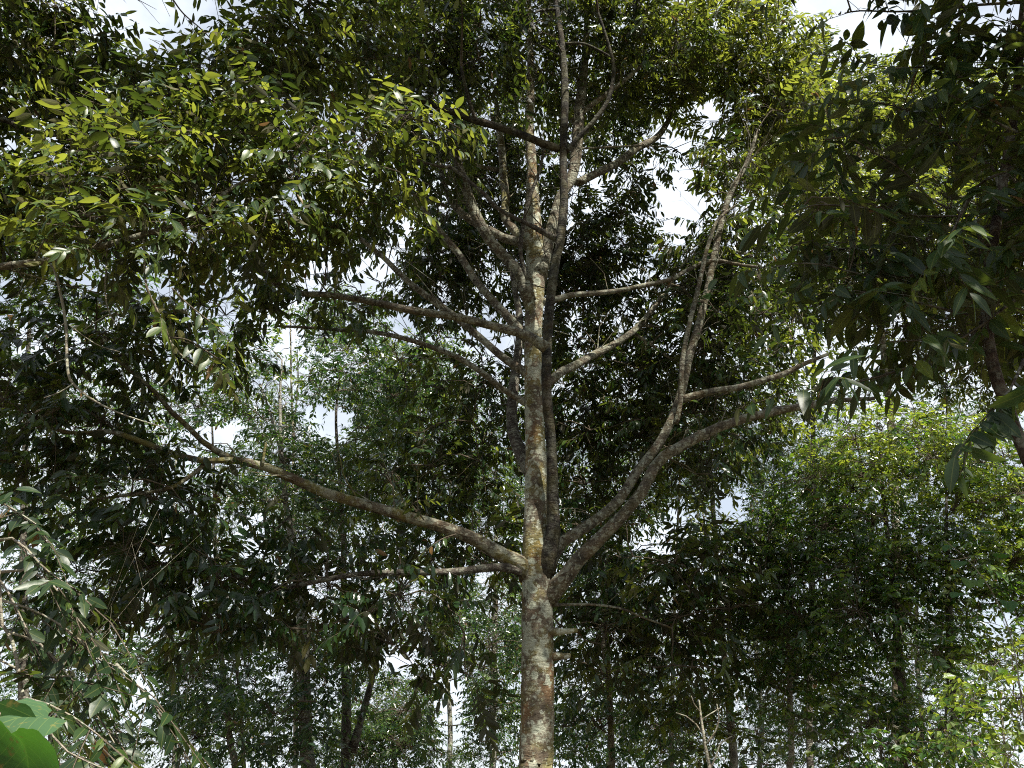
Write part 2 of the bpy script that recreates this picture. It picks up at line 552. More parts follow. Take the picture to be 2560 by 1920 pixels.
class Tree:
    def __init__(self, name, label, cat, base, group=None):
        self.base = np.asarray(base, float)
        self.root = empty(name, base)
        tag(self.root, label, cat, group)
        self.nodes, self.owner = [], []          # skeleton points and the limb each belongs to
        self.limbs = []                          # (object, foliage mesh)

    def limb(self, name, pts, w, mat, sides=9, lump=0.06, Y=None, attach=(0.35, 1.0), parent=None, step=None, extra=(), label=None, down=False):
        """pts: photograph pixels; Y: world distance at first and last point (or one per point); w: pixel widths."""
        wp, rr, wd = self.trace(pts, w, Y)
        if down:                                  # carry a trunk on down to the ground
            b = wp[0].copy()
            b[2] = self.base[2] - 0.15
            b[:2] = self.base[:2]
            wp = np.vstack([b, wp])
            rr = np.concatenate([[rr[0] * 1.45], rr])
        step = step or max(0.05, wd * 1.2)
        c, r = smooth_path(wp, rr, step)
        m = Mesh()
        if name != 'trunk':
            sl_ = np.concatenate([[0], np.cumsum(np.linalg.norm(np.diff(c, axis=0), axis=1))])
            r = r * (1 + 0.38 * np.exp(-sl_ / (4.0 * r[0])))
        tube(m, c, r, sides, lump=lump)
        if name == 'branch' and len(c) > 8:
            k = int(len(c) * step / 0.17)
            ii = rng.integers(int(len(c) * 0.3), len(c) - 1, k)
            ln = rng.uniform(0.15, 0.75, k)
            dd = rng.normal(0, 1, (k, 3)) + np.array([0, 0, 0.35])
            dd /= np.linalg.norm(dd, axis=1)[:, None]
            dd = dd + 0.6 * (c[ii + 1] - c[ii]) / (np.linalg.norm(c[ii + 1] - c[ii], axis=1)[:, None] + 1e-9)
            B = c[ii] + dd * (ln * 0.5)[:, None] + rng.normal(0, 0.03, (k, 3))
            C = c[ii] + dd * ln[:, None] + rng.normal(0, 0.08, (k, 3))
            rt = np.minimum(r[ii] * 0.35, rng.uniform(0.003, 0.012, k))
            thin_tubes(m, c[ii], B, C, rt, rt * 0.35, mi=0)
            thin_tubes(m, B, (B + C) / 2 + rng.normal(0, 0.08, (k, 3)), C + rng.normal(0, 0.16, (k, 3)), rt * 0.5, rt * 0.25, mi=0)
        for (p2, w2, Y2) in extra:
            a, b_, d_ = self.trace(p2, w2, Y2)
            c2, r2 = smooth_path(a, b_, max(0.05, d_))
            tube(m, c2, r2, max(5, sides - 2), lump=lump)
            self._nodes(c2, len(self.limbs), (0.1, 1.0))
        o = m.build(name, mat, parent or self.root, self.base)
        if label:
            o['label'] = label
        self._nodes(c, len(self.limbs), attach)
        self.limbs.append((o, Mesh()))
        return len(self.limbs) - 1

    def trace(self, pts, w, Y):
        n = len(pts)
        q = np.array([P(p[0], p[1], 1.0) for p in pts])
        seg = np.concatenate([[0], np.cumsum(np.hypot(*np.diff(np.array(pts, float), axis=0).T))])
        t = seg / seg[-1]
        Ys = np.interp(t, np.linspace(0, 1, len(Y)), Y)
        ws = np.interp(t, np.linspace(0, 1, len(w)), w) * (0.88 if max(w) < 70 else 1.0)
        wp = np.array([P(p[0], p[1], y) for p, y in zip(pts, Ys)])
        rr = np.array([wd / 2 * depth(p) / F for wd, p in zip(ws, wp)])
        return wp, rr, float(rr.mean() * 2)

    def _nodes(self, c, k, attach):
        n = len(c)
        for i in range(n):
            if attach[0] <= i / max(1, n - 1) <= attach[1]:
                self.nodes.append(c[i])
                self.owner.append(k)

    def foliage(self, clumps, lod='mid', leaf=0.16, aspect=0.165, n_leaf=11, length=0.42, tint=(0.45, 0.2), droop=0.5, cell=0.75, seed=1, gaps=GAPS, twig=0.0028, thick=0.011, clumpy=0.32, old=0.005, dense=1.0):
        pts, tn = [], []
        area = n_leaf * 0.9 * leaf * 0.85 * leaf * aspect * 1.25 * 0.62
        for cl in clumps:
            cx, cy, rx, ry, Y, dY, tau = cl[:7]
            c = P(cx, cy, Y)
            D = depth(c)
            n = tau * dense * math.pi * rx * ry * (D / F) ** 2 / area
            k = int(n * 2.2) + 1
            u = rng.normal(size=(k, 3))
            u /= np.linalg.norm(u, axis=1)[:, None]
            u *= rng.uniform(0, 1, k)[:, None] ** (1 / 2.4)
            p = c + u[:, :1] * (rx * D / F) * RIGHT + u[:, 1:2] * (ry * D / F) * UP + u[:, 2:] * dY * FWD
            q = value_noise(p, cell * 0.9, seed) * (1 - 0.35) + value_noise(p, cell * 2.3, seed + 5) * 0.35
            order = np.argsort(-(q * clumpy + rng.uniform(0, 1, k) * (1 - clumpy)))
            p = p[order[:int(n) + 1]]
            if gaps:
                p = p[~in_gap(p, gaps)]
            p = p[~sunlit(p)]
            p = p[p[:, 2] > ground_z(p[:, 0], p[:, 1]) + 0.3]
            pts.append(p)
            tn.append(np.full(len(p), cl[7] if len(cl) > 7 else tint[0]))
        pts = np.vstack(pts)
        tn = np.concatenate(tn)
        # gather the sprays into clusters and grow branchlets out to them from the nearest wood
        key = np.floor(pts / cell).astype(np.int64)
        _, inv = np.unique(key, axis=0, return_inverse=True)
        inv = np.asarray(inv).reshape(-1)
        nc = inv.max() + 1
        cen = np.zeros((nc, 3))
        cnt = np.bincount(inv, minlength=nc)
        for a in range(3):
            cen[:, a] = np.bincount(inv, pts[:, a], nc) / cnt
        nodes = np.zeros((len(self.nodes) + nc * 5, 3))
        own = np.zeros(len(nodes), int)
        m = len(self.nodes)
        nodes[:m] = self.nodes
        own[:m] = self.owner
        kd = KDTree(m)
        for i in range(m):
            kd.insert(nodes[i], i)
        kd.balance()
        order = sorted(range(nc), key=lambda i: kd.find(cen[i])[2])
        c_own = np.zeros(nc, int)
        c_from = np.zeros((nc, 3))
        for i in order:
            d = nodes[:m] - cen[i]
            d2 = np.sum(d * d, axis=1) + np.maximum(0, d[:, 2]) * 0.6
            j = int(np.argmin(d2))
            a, b = nodes[j].copy(), cen[i]
            k = own[j]
            ln = np.linalg.norm(b - a)
            mid1 = a + (b - a) * 0.35 + np.array([0, 0, 0.10 * ln]) + rng.normal(0, 0.06 * ln, 3)
            mid2 = a + (b - a) * 0.70 + np.array([0, 0, 0.09 * ln]) + rng.normal(0, 0.06 * ln, 3)
            c, r = smooth_path([a, mid1, mid2, b], [thick * (0.6 + 0.5 * ln), thick * 0.8, thick * 0.6, thick * 0.4], 0.16)
            tube(self.limbs[k][1], c, r, 4, mi=1, cap=False)
            for q in (c[len(c) // 3], c[2 * len(c) // 3], c[-1]):
                nodes[m] = q
                own[m] = k
                m += 1
            c_own[i], c_from[i] = k, a
        out = cen[inv] - c_from[inv]
        out /= np.linalg.norm(out, axis=1)[:, None] + 1e-9
        loc = pts - cen[inv]
        ll = np.linalg.norm(loc, axis=1)[:, None] + 1e-9
        dirs = loc / ll * 0.8 + out * 0.5 + rng.normal(0, 0.35, pts.shape)
        dirs[:, 2] = np.clip(dirs[:, 2] * 0.6, -0.5, 0.45)
        so = c_own[inv]
        for k in np.unique(so):
            s = so == k
            a, b = cen[inv][s], pts[s]
            thin_tubes(self.limbs[k][1], a, (a + b) / 2 + np.array([0, 0, 0.05]), b, thick * 0.34, twig)
            for val in np.unique(tn[s]):
                w = s & (tn == val)
                sprays(self.limbs[k][1], pts[w], dirs[w], lod, leaf, aspect, n_leaf, length, droop, (val, tint[1]), old, twig)
        return len(pts)

    def leafy(self, k, pts, Y, lod, leaf, aspect=0.165, every=0.05, tint=(0.45, 0.15), w=(6, 3), side=0, droop=0.6, side_len=0.4, old=0.005):
        """Leaves along a traced twig, with a few leafy side shoots."""
        wp, rr, _ = self.trace(pts, w, Y)
        c, r = smooth_path(wp, rr, 0.04)
        tube(self.limbs[k][1], c, r, 5, mi=1)
        d = np.linalg.norm(np.diff(c, axis=0), axis=1).sum()
        n = max(3, int(d / 0.34))
        ii = np.linspace(0, len(c) - 2, n).astype(int)
        dirs = c[ii + 1] - c[ii]
        dirs /= np.linalg.norm(dirs, axis=1)[:, None]
        sprays(self.limbs[k][1], c[ii], dirs, lod, leaf, aspect, max(4, int(0.36 / every)), 0.38, droop, tint, old, 0.0025)
        if side:
            jj = rng.integers(0, len(c) - 1, side)
            dd = c[jj + 1] - c[jj]
            dd /= np.linalg.norm(dd, axis=1)[:, None]
            sd = np.cross(dd, [0, 0, 1.0]) * rng.choice([-1, 1], side)[:, None]
            dd = dd * 0.6 + sd * rng.uniform(0.4, 1.0, side)[:, None] + rng.normal(0, 0.2, (side, 3))
            sprays(self.limbs[k][1], c[jj], dd, lod, leaf, aspect, max(5, int(side_len / every)), side_len, droop, tint, old, 0.0025)

    def finish(self, leaf_mat, trunk_crown=True):
        for i, (o, m) in enumerate(self.limbs):
            if not m.n:
                continue
            if o.name.startswith('trunk'):
                m.build('crown', [leaf_mat, TWIG], self.root, self.base, True)
            else:
                m.build('foliage', [leaf_mat, TWIG], o, self.base, True)


def on_ground(p):
    return np.array([p[0], p[1], float(ground_z(p[0], p[1]))])


# ================================================================== the durian tree in the middle
YT = 8.5
base = on_ground(P(1342, 1900, YT))
T = Tree('durian_tree', 'tall durian tree with lichen mottled trunk and spreading limbs in the middle', 'tree', base)
trunk = T.limb('trunk', [(1342, 1990), (1342, 1900), (1343, 1770), (1344, 1660), (1342, 1560), (1343, 1470), (1338, 1400), (1339, 1290), (1341, 1190), (1336, 1050), (1333, 900), (1334, 800), (1339, 700), (1340, 640), (1334, 590), (1331, 545), (1330, 430), (1323, 310), (1326, 215), (1326, 100), (1322, -20), (1318, -140)],
               [88, 86, 84, 80, 79, 78, 60, 57, 56, 48, 45, 45, 45, 52, 50, 27, 22, 24, 17, 13, 9, 5], BARK_TRUNK, sides=24, lump=0.075, Y=[YT, YT, YT + .1], attach=(0.86, 1.0), step=0.06,
               extra=[([(1360, 1579), (1400, 1579), (1441, 1576)], [40, 24, 18, 19, 13], [YT, YT - .1, YT]), ([(1360, 1641), (1395, 1641), (1425, 1640)], [40, 25, 20, 21, 14], [YT, YT - .05, YT])], down=True)
EX = {}


def br(key, pts, w, Y, mat=BARK_LIMB, attach=(0.45, 1.0), name='branch', extra=(), lump=0.07, sides=10):
    EX[key] = T.limb(name, pts, w, mat, sides=sides, lump=lump, Y=Y, attach=attach, extra=extra)


br('stem', [(1352, 1450), (1368, 1400), (1383, 1330), (1382, 1262), (1378, 1107), (1367, 990), (1367, 873), (1375, 757), (1391, 640), (1398, 622), (1410, 505), (1408, 389), (1412, 233), (1406, 117), (1390, 0), (1385, -120)],
   [46, 40, 32, 29, 29, 28, 31, 25, 25, 25, 21, 24, 21, 16, 14, 9], [YT, YT - .55, YT - .8, YT - .9], BARK_STEM, attach=(0.75, 1.0), lump=0.05, sides=12,
   extra=[([(1398, 373), (1355, 358), (1317, 342), (1239, 315), (1192, 303), (1142, 284), (1083, 264), (1006, 233), (928, 194), (900, 167)], [23, 21, 17, 10], [YT - .8, 7.0]),
          ([(1190, 301), (1173, 253), (1161, 206), (1153, 167)], [12, 8], [7.3, 7.0]),
          ([(1414, 381), (1445, 346), (1491, 295), (1519, 253), (1530, 214), (1534, 167), (1526, 128), (1511, 78), (1495, 31)], [16, 12, 7], [YT - .8, 7.2]),
          ([(1388, 23), (1348, 27), (1324, 37), (1278, 23), (1230, 5)], [8, 5], [YT - .9, 7.2]),
          ([(1414, 109), (1457, 109), (1495, 124), (1540, 150)], [8, 5], [YT - .9, 7.4])])
br('leader', [(1345, 690), (1366, 620), (1385, 545), (1402, 490), (1428, 450), (1440, 390), (1446, 310), (1452, 240), (1462, 150), (1468, 40), (1470, -80)],
   [40, 36, 28, 28, 32, 32, 28, 22, 18, 12, 8], [YT, YT + .4], attach=(0.6, 1.0),
   extra=[([(1430, 305), (1472, 268), (1519, 233), (1569, 194), (1620, 150)], [19, 15, 8], [YT + .2, YT]),
          ([(1445, 457), (1488, 435), (1542, 408), (1589, 373), (1647, 338), (1686, 272), (1710, 220)], [24, 22, 18, 8], [YT + .3, 10.2]),
          ([(1440, 372), (1520, 368), (1600, 364), (1680, 368)], [7, 4], [YT + .3, 9.2])])
br('left_low', [(1325, 1440), (1305, 1412), (1258, 1389), (1219, 1366), (1173, 1342), (1122, 1323), (1072, 1307), (1017, 1292), (955, 1274), (900, 1258), (860, 1247), (809, 1231), (758, 1208), (711, 1188), (669, 1169), (622, 1157), (583, 1149), (552, 1134), (505, 1103), (467, 1064), (428, 1029), (389, 982), (350, 947), (311, 916), (280, 889), (240, 830)],
   [44, 37, 34, 32, 30, 27, 24, 16, 14, 10, 8], [YT, 8.1, 7.6, 7.2, 7.0], BARK_MOSS, attach=(0.5, 1),
   extra=[([(583, 1151), (545, 1151), (505, 1151), (447, 1138), (389, 1118), (330, 1095), (272, 1079), (194, 1083), (128, 1072), (60, 1060)], [19, 18, 14, 8], [7.32, 6.7]),
          ([(515, 1156), (490, 1180), (467, 1196), (428, 1219), (369, 1231), (311, 1239), (220, 1250)], [14, 10, 6], [7.3, 6.9]),
          ([(656, 1165), (660, 1135), (665, 1107)], [10, 6], [7.42, 7.4])])
br('left_dark', [(1330, 1440), (1301, 1428), (1254, 1418), (1200, 1422), (1122, 1430), (1044, 1430), (967, 1432), (889, 1436), (800, 1452), (700, 1470), (642, 1455), (564, 1436), (486, 1420), (400, 1410)],
   [26, 22, 19, 17, 14, 14, 12, 8], [YT, 7.9, 7.6, 7.4], BARK_DARK, attach=(0.35, 1),
   extra=[([(640, 1452), (650, 1420), (661, 1389), (684, 1331), (723, 1292)], [8, 5], [7.6, 7.8])])
br('right_low', [(1362, 1500), (1383, 1478), (1414, 1443), (1445, 1400), (1480, 1366), (1519, 1327), (1569, 1275), (1605, 1230), (1635, 1170), (1660, 1140), (1700, 1118), (1747, 1091), (1797, 1068), (1855, 1048), (1918, 1033), (1972, 1021), (2030, 1013), (2089, 1002), (2186, 996)],
   [46, 40, 36, 33, 32, 29, 26, 22, 16, 10], [YT, YT - .4, YT - .6, YT - .5], attach=(0.6, 1))
br('right_up', [(1365, 1430), (1383, 1385), (1406, 1354), (1449, 1327), (1495, 1296), (1550, 1247), (1589, 1184), (1620, 1145), (1651, 1103), (1678, 1052), (1701, 990), (1722, 893), (1741, 834), (1756, 776), (1774, 698), (1784, 645), (1797, 583), (1813, 521), (1832, 470), (1863, 416), (1890, 340)],
   [38, 31, 28, 26, 25, 23, 20, 18, 16, 8], [YT, YT + .2, YT + .3, YT + .2, YT], BARK_LIMB, attach=(0.6, 1),
   extra=[([(1690, 1060), (1701, 1000), (1706, 900), (1726, 800), (1748, 710), (1763, 640), (1778, 590), (1793, 552), (1828, 521), (1844, 513)], [15, 15, 13, 12, 7], [YT + .2, YT - .1, YT]),
          ([(1704, 1000), (1740, 988), (1790, 977), (1850, 968), (1910, 950), (1960, 935), (2010, 910), (2070, 885)], [24, 20, 17, 10], [YT + .2, YT]),
          ([(1760, 658), (1797, 652), (1855, 663), (1894, 667)], [14, 8], [YT + .2, YT + .1]), ([(1770, 640), (1830, 628), (1880, 640)], [9, 6], [YT + .3, YT + .6]),
          ([(1678, 712), (1705, 720), (1739, 753), (1786, 780), (1867, 815)], [8, 5], [YT + 1.2, YT + 1.0])])
br('right_mid', [(1345, 975), (1383, 947), (1406, 928), (1433, 916), (1480, 889), (1534, 862), (1581, 830), (1608, 803), (1647, 753), (1678, 710), (1690, 660)],
   [26, 24, 20, 16, 10], [YT, 9.4, 10.0], attach=(0.4, 1),
   extra=[([(1581, 830), (1628, 862), (1666, 889), (1701, 916), (1740, 960)], [10, 6], [9.6, 9.9]), ([(1604, 815), (1710, 821), (1758, 827), (1817, 842), (1855, 854)], [7, 4], [9.7, 9.9])])
br('right_thin', [(1345, 758), (1388, 749), (1433, 737), (1491, 733), (1550, 726), (1608, 714), (1678, 698), (1712, 679), (1758, 656)], [18, 16, 14, 13, 12], [YT, YT + .3], attach=(0.4, 1))
br('left_front', [(1366, 872), (1355, 862), (1317, 838), (1270, 825), (1215, 811), (1153, 795), (1083, 784), (1017, 774), (951, 759), (889, 747), (850, 741), (797, 735), (746, 733), (700, 710), (669, 683), (653, 655), (620, 620)],
   [26, 24, 23, 21, 18, 14, 8], [7.7, 7.3, 7.1], attach=(0.5, 1))
br('left_b', [(1325, 855), (1301, 827), (1262, 784), (1219, 737), (1184, 694), (1149, 638), (1114, 595), (1079, 552), (1048, 502), (1017, 459), (1002, 432), (970, 380)], [26, 24, 21, 19, 14, 9], [YT, 8.4, 8.0], attach=(0.55, 1))
br('left_c', [(1335, 945), (1309, 928), (1278, 908), (1247, 885), (1212, 854), (1180, 827), (1142, 795), (1091, 757), (1037, 718), (998, 683), (955, 640), (920, 612), (880, 580)], [24, 21, 20, 16, 10], [YT, 8.6, 8.3], attach=(0.6, 1))
br('left_d', [(1335, 1022), (1309, 1004), (1258, 974), (1200, 928), (1142, 893), (1083, 869), (1025, 850), (967, 836), (908, 827), (850, 825), (790, 820), (690, 815)], [18, 17, 15, 11, 7], [YT, 8.4, 8.2], attach=(0.5, 1))
br('left_e', [(1332, 760), (1313, 718), (1297, 679), (1258, 638), (1223, 599), (1192, 544), (1173, 494), (1157, 447), (1145, 408), (1138, 369), (1125, 300)], [36, 32, 30, 31, 28, 24, 14], [YT, 8.3, 8.1], attach=(0.65, 1))
br('left_f', [(1330, 615), (1305, 606), (1258, 595), (1231, 579), (1180, 552), (1142, 521), (1118, 482), (1103, 435), (1090, 370)], [26, 24, 22, 19, 11], [YT, 8.8, 9.0], attach=(0.6, 1),
   extra=[([(1118, 517), (1083, 501), (1052, 486), (1000, 470)], [11, 6], [8.9, 9.0])])
br('left_g', [(1328, 620), (1300, 590), (1262, 544), (1264, 505), (1258, 428), (1254, 369), (1250, 338), (1240, 250)], [26, 24, 22, 20, 12], [YT, 8.9, 9.2], BARK_MOSS, attach=(0.6, 1),
   extra=[([(1256, 424), (1243, 424), (1200, 416), (1157, 400), (1110, 380)], [13, 7], [9.0, 9.3])])
br('left_thin', [(1388, 595), (1371, 587), (1336, 568), (1278, 540), (1239, 517), (1212, 486), (1184, 463), (1157, 439), (1126, 418), (1099, 416), (1040, 400)], [15, 13, 11, 8], [7.75, 7.5, 7.3], BARK_DARK, attach=(0.6, 1), sides=7)
br('thin_up', [(1318, 700), (1301, 630), (1309, 556), (1324, 494), (1348, 428), (1360, 370)], [13, 12, 8], [YT - .1, 8.1], BARK_DARK, attach=(0.7, 1), sides=7)
br('back', [(1335, 1190), (1312, 1150), (1285, 1090), (1279, 1030), (1285, 960), (1300, 820), (1290, 740), (1275, 660)], [40, 34, 30, 24, 18, 12], [YT, 9.3, 9.7], BARK_DARK, attach=(0.6, 1))
br('right_twig', [(1370, 1515), (1387, 1513), (1472, 1511), (1550, 1521), (1608, 1544), (1680, 1570)], [9, 7, 5], [YT + .1, 9.4], attach=(0.4, 1), sides=6)

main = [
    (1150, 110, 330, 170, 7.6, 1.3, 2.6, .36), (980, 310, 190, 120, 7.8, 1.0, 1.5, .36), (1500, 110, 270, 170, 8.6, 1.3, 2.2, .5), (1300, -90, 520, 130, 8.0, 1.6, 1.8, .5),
    (1770, 120, 250, 170, 9.3, 1.3, 3.0, .8), (1900, 300, 190, 150, 9.6, 1.2, 2.7, .8), (1640, 200, 150, 90, 9.4, 1.0, 1.6, .75),  # high tint puts the sunlight on this upper right crown into leaf colour
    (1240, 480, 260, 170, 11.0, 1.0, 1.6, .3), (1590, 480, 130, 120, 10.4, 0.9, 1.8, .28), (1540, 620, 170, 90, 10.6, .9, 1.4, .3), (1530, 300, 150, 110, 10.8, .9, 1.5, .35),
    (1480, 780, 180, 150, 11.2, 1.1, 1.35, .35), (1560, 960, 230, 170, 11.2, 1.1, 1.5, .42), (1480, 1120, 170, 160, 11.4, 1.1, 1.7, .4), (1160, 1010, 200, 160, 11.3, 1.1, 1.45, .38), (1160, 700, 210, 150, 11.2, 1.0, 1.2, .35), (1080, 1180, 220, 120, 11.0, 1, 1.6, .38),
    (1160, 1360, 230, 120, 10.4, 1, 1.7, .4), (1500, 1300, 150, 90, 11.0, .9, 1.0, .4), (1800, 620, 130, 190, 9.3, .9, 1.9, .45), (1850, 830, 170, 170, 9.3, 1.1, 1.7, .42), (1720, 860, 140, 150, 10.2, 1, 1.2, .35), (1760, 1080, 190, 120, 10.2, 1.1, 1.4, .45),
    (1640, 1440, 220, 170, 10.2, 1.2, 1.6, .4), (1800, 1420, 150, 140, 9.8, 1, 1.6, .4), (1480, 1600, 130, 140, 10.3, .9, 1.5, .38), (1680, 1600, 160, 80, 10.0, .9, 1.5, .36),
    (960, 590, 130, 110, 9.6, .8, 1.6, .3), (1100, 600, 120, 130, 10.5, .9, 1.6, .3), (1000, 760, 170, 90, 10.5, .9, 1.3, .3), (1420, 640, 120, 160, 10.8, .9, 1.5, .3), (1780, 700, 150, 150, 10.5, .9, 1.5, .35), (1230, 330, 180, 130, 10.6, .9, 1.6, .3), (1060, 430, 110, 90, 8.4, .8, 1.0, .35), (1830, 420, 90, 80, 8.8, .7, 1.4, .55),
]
mass = [
    (680, 700, 260, 120, 7.4, 1.0, 1.9, .34), (450, 850, 230, 120, 7.3, .9, 1.6, .34), (180, 890, 230, 170, 7.0, .9, 2.4, .3), (150, 1100, 230, 150, 7.0, .9, 2.6, .28), (340, 1240, 260, 130, 7.2, .9, 2.5, .28), (430, 1400, 230, 150, 7.3, .9, 2.6, .28),
    (240, 1480, 150, 110, 7.1, .8, 2.1, .28), (690, 1460, 220, 120, 7.7, .9, 2.2, .3), (900, 1470, 200, 110, 8.0, .9, 1.9, .32), (780, 1340, 170, 90, 8.2, .9, 1.4, .32), (1010, 1590, 180, 110, 8.2, .9, 1.7, .32), (1130, 1700, 110, 90, 8.6, .8, 1.2, .36), (570, 1560, 150, 90, 7.6, .8, 2.0, .3), (-150, 1000, 200, 250, 7.2, 1, 2, .3),
]
shade_roof = [ball(x, 4.4 + .25 * math.sin(3 * x + z), z, 1.35, 1.5, .5) for x, z in ((-2.6, 9.8), (-1.0, 10.2), (0.6, 10.6), (2.2, 10.2), (3.8, 10.4), (5.4, 11.0), (-0.6, 12.2), (1.0, 12.6), (2.6, 12.4), (4.2, 12.6), (5.8, 13.2), (1.2, 14.6), (2.8, 14.8), (4.4, 14.8), (6.6, 11.8))]  # unseen leaf roof above the view, added to shade and dapple the wood
T.foliage(shade_roof, 'mid', 0.18, tint=(0.45, 0.17), droop=0.4, seed=5, cell=0.62, clumpy=0.5)
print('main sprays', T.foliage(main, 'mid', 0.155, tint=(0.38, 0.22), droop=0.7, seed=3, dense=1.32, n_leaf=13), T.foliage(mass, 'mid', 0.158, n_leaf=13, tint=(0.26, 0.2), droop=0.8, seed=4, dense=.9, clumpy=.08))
# young leafy shoots straight from the lower limbs
T.leafy(EX['left_low'], [(1060, 1300), (1045, 1280), (1030, 1262), (1050, 1250)], [7.95, 7.8], 'mid', 0.13, tint=(.75, .1), w=(4, 3))
T.leafy(EX['left_low'], [(1140, 1335), (1110, 1345), (1085, 1360)], [8.1, 7.9], 'mid', 0.12, tint=(.7, .1), w=(4, 3))
T.finish(DURIAN)

# ================================================================== durian tree reaching in from the left, sunlit from above
base = on_ground(np.array([-4.6, 4.6, 0]))
T = Tree('durian_tree', 'sunlit leafy durian boughs reaching in from the left above a drooping bare vine like twig', 'tree', base)
t0 = T.limb('trunk', [(-420, 1900), (-400, 1400), (-380, 900), (-330, 500), (-300, 100), (-250, -300)], [110, 90, 75, 60, 45, 25], BARK_LIMB, sides=14, Y=[4.6, 4.9], attach=(0.5, 1), down=True)
l1 = T.limb('branch', [(-360, 720), (-150, 690), (0, 667), (58, 659), (117, 652), (175, 637), (241, 618), (295, 605), (369, 583), (428, 568), (486, 544), (525, 517), (564, 482), (640, 440), (760, 400)], [30, 24, 20, 17, 13, 8], BARK_LIMB, Y=[4.7, 4.9, 5.2], attach=(0.2, 1))
l2 = T.limb('branch', [(-330, 330), (-150, 290), (0, 295), (39, 315), (86, 330), (136, 336), (250, 300), (400, 240), (560, 200)], [26, 20, 15, 13, 8], BARK_DARK, Y=[4.8, 5.3, 5.4], attach=(0.2, 1))
l3 = T.limb('branch', [(-290, 60), (-100, -60), (150, -80), (400, -90), (650, -60), (820, 20), (900, 90)], [24, 18, 14, 8], BARK_LIMB, Y=[4.8, 5.3, 5.6], attach=(0.1, 1))
l4 = T.limb('drooping_twig', [(110, 652), (134, 671), (152, 737), (165, 815), (167, 893), (171, 935), (183, 959), (218, 990), (272, 1021), (330, 1044), (420, 1072)], [6, 8, 8, 7, 4, 3], BARK_PALE, Y=[5.0, 4.8], sides=6, attach=(0.9, 1), lump=0.03,
            extra=[([(183, 959), (150, 980), (110, 995)], [4, 3], [4.85, 4.8]), ([(172, 812), (240, 860), (300, 880)], [3, 2], [4.9, 4.9]), ([(163, 808), (140, 820), (136, 830)], [2.5, 2], [4.9, 4.9]), ([(167, 895), (140, 905), (110, 918)], [2.5, 2], [4.9, 4.9])])
l5 = T.limb('drooping_twig', [(268, 610), (266, 670), (263, 715), (268, 765), (290, 815)], [5, 6, 4, 3], BARK_PALE, Y=[5.0, 4.9], sides=6, attach=(0.9, 1), lump=0.03, extra=[([(268, 787), (230, 810), (203, 830)], [3, 2], [4.9, 4.9])])
l6 = T.limb('drooping_twig', [(358, 590), (361, 640), (366, 715), (393, 776), (420, 842), (447, 881), (486, 912), (544, 943)], [6, 7, 5, 3], BARK_PALE, Y=[5.0, 4.7], sides=6, attach=(0.5, 1), lump=0.03)
left = [
    (120, 120, 230, 190, 5.2, .9, 2.3, .3), (330, 300, 150, 110, 5.3, .6, 1.6, .5), (640, 170, 290, 130, 5.5, .8, 2.4, .58), (860, 80, 190, 130, 5.6, .8, 2.0, .55), (330, 440, 330, 130, 5.0, .7, 2.0, .5), (760, 400, 260, 100, 5.2, .7, 1.8, .48),
    (1010, 330, 130, 50, 5.0, .4, 1.3, .72), (560, 320, 250, 100, 5.2, .6, 1.6, .55), (300, 590, 270, 80, 4.8, .6, 1.5, .6), (640, 570, 230, 90, 5.3, .7, 1.7, .45), (880, 500, 150, 80, 5.3, .6, 1.1, .5), (70, 430, 120, 130, 5.6, .7, 1.4, .35), (60, 600, 120, 90, 6.0, .8, 1.0, .3), (-200, 300, 250, 400, 5, 1, 1.6, .5),
]
print('left sprays', T.foliage(left, 'close', 0.15, dense=1.7, n_leaf=13, tint=(0.55, 0.26), droop=0.55, seed=8, cell=0.55, thick=0.008))
for args in (([(430, 720), (470, 760), (520, 800), (560, 835)], [4.7, 4.6], .62), ([(366, 715), (385, 760), (410, 810), (425, 850)], [4.8, 4.7], .8), ([(420, 842), (470, 850), (520, 880), (550, 900)], [4.75, 4.7], .7),
             ([(167, 350), (250, 342), (330, 352), (420, 362)], [4.8, 4.7], .85), ([(120, 560), (180, 545), (260, 540), (330, 530)], [4.7, 4.6], .75), ([(900, 300), (1000, 275), (1080, 290), (1150, 320)], [4.9, 4.8], .88), ([(1000, 290), (1080, 310), (1160, 345)], [4.9, 4.8], .85),
             ([(420, -20), (455, 30), (500, 70), (540, 110)], [5.0, 4.9], .6), ([(250, 480), (330, 470), (400, 480)], [4.7, 4.6], .75), ([(640, 40), (700, 55), (760, 90)], [5.2, 5.0], .8), ([(860, 400), (930, 410), (1000, 430)], [5.0, 4.9], .75)):
    T.leafy(l1, args[0], args[1], 'close', 0.15, tint=(args[2], .08), w=(5, 3), side=2)
T.finish(DURIAN_NEAR)

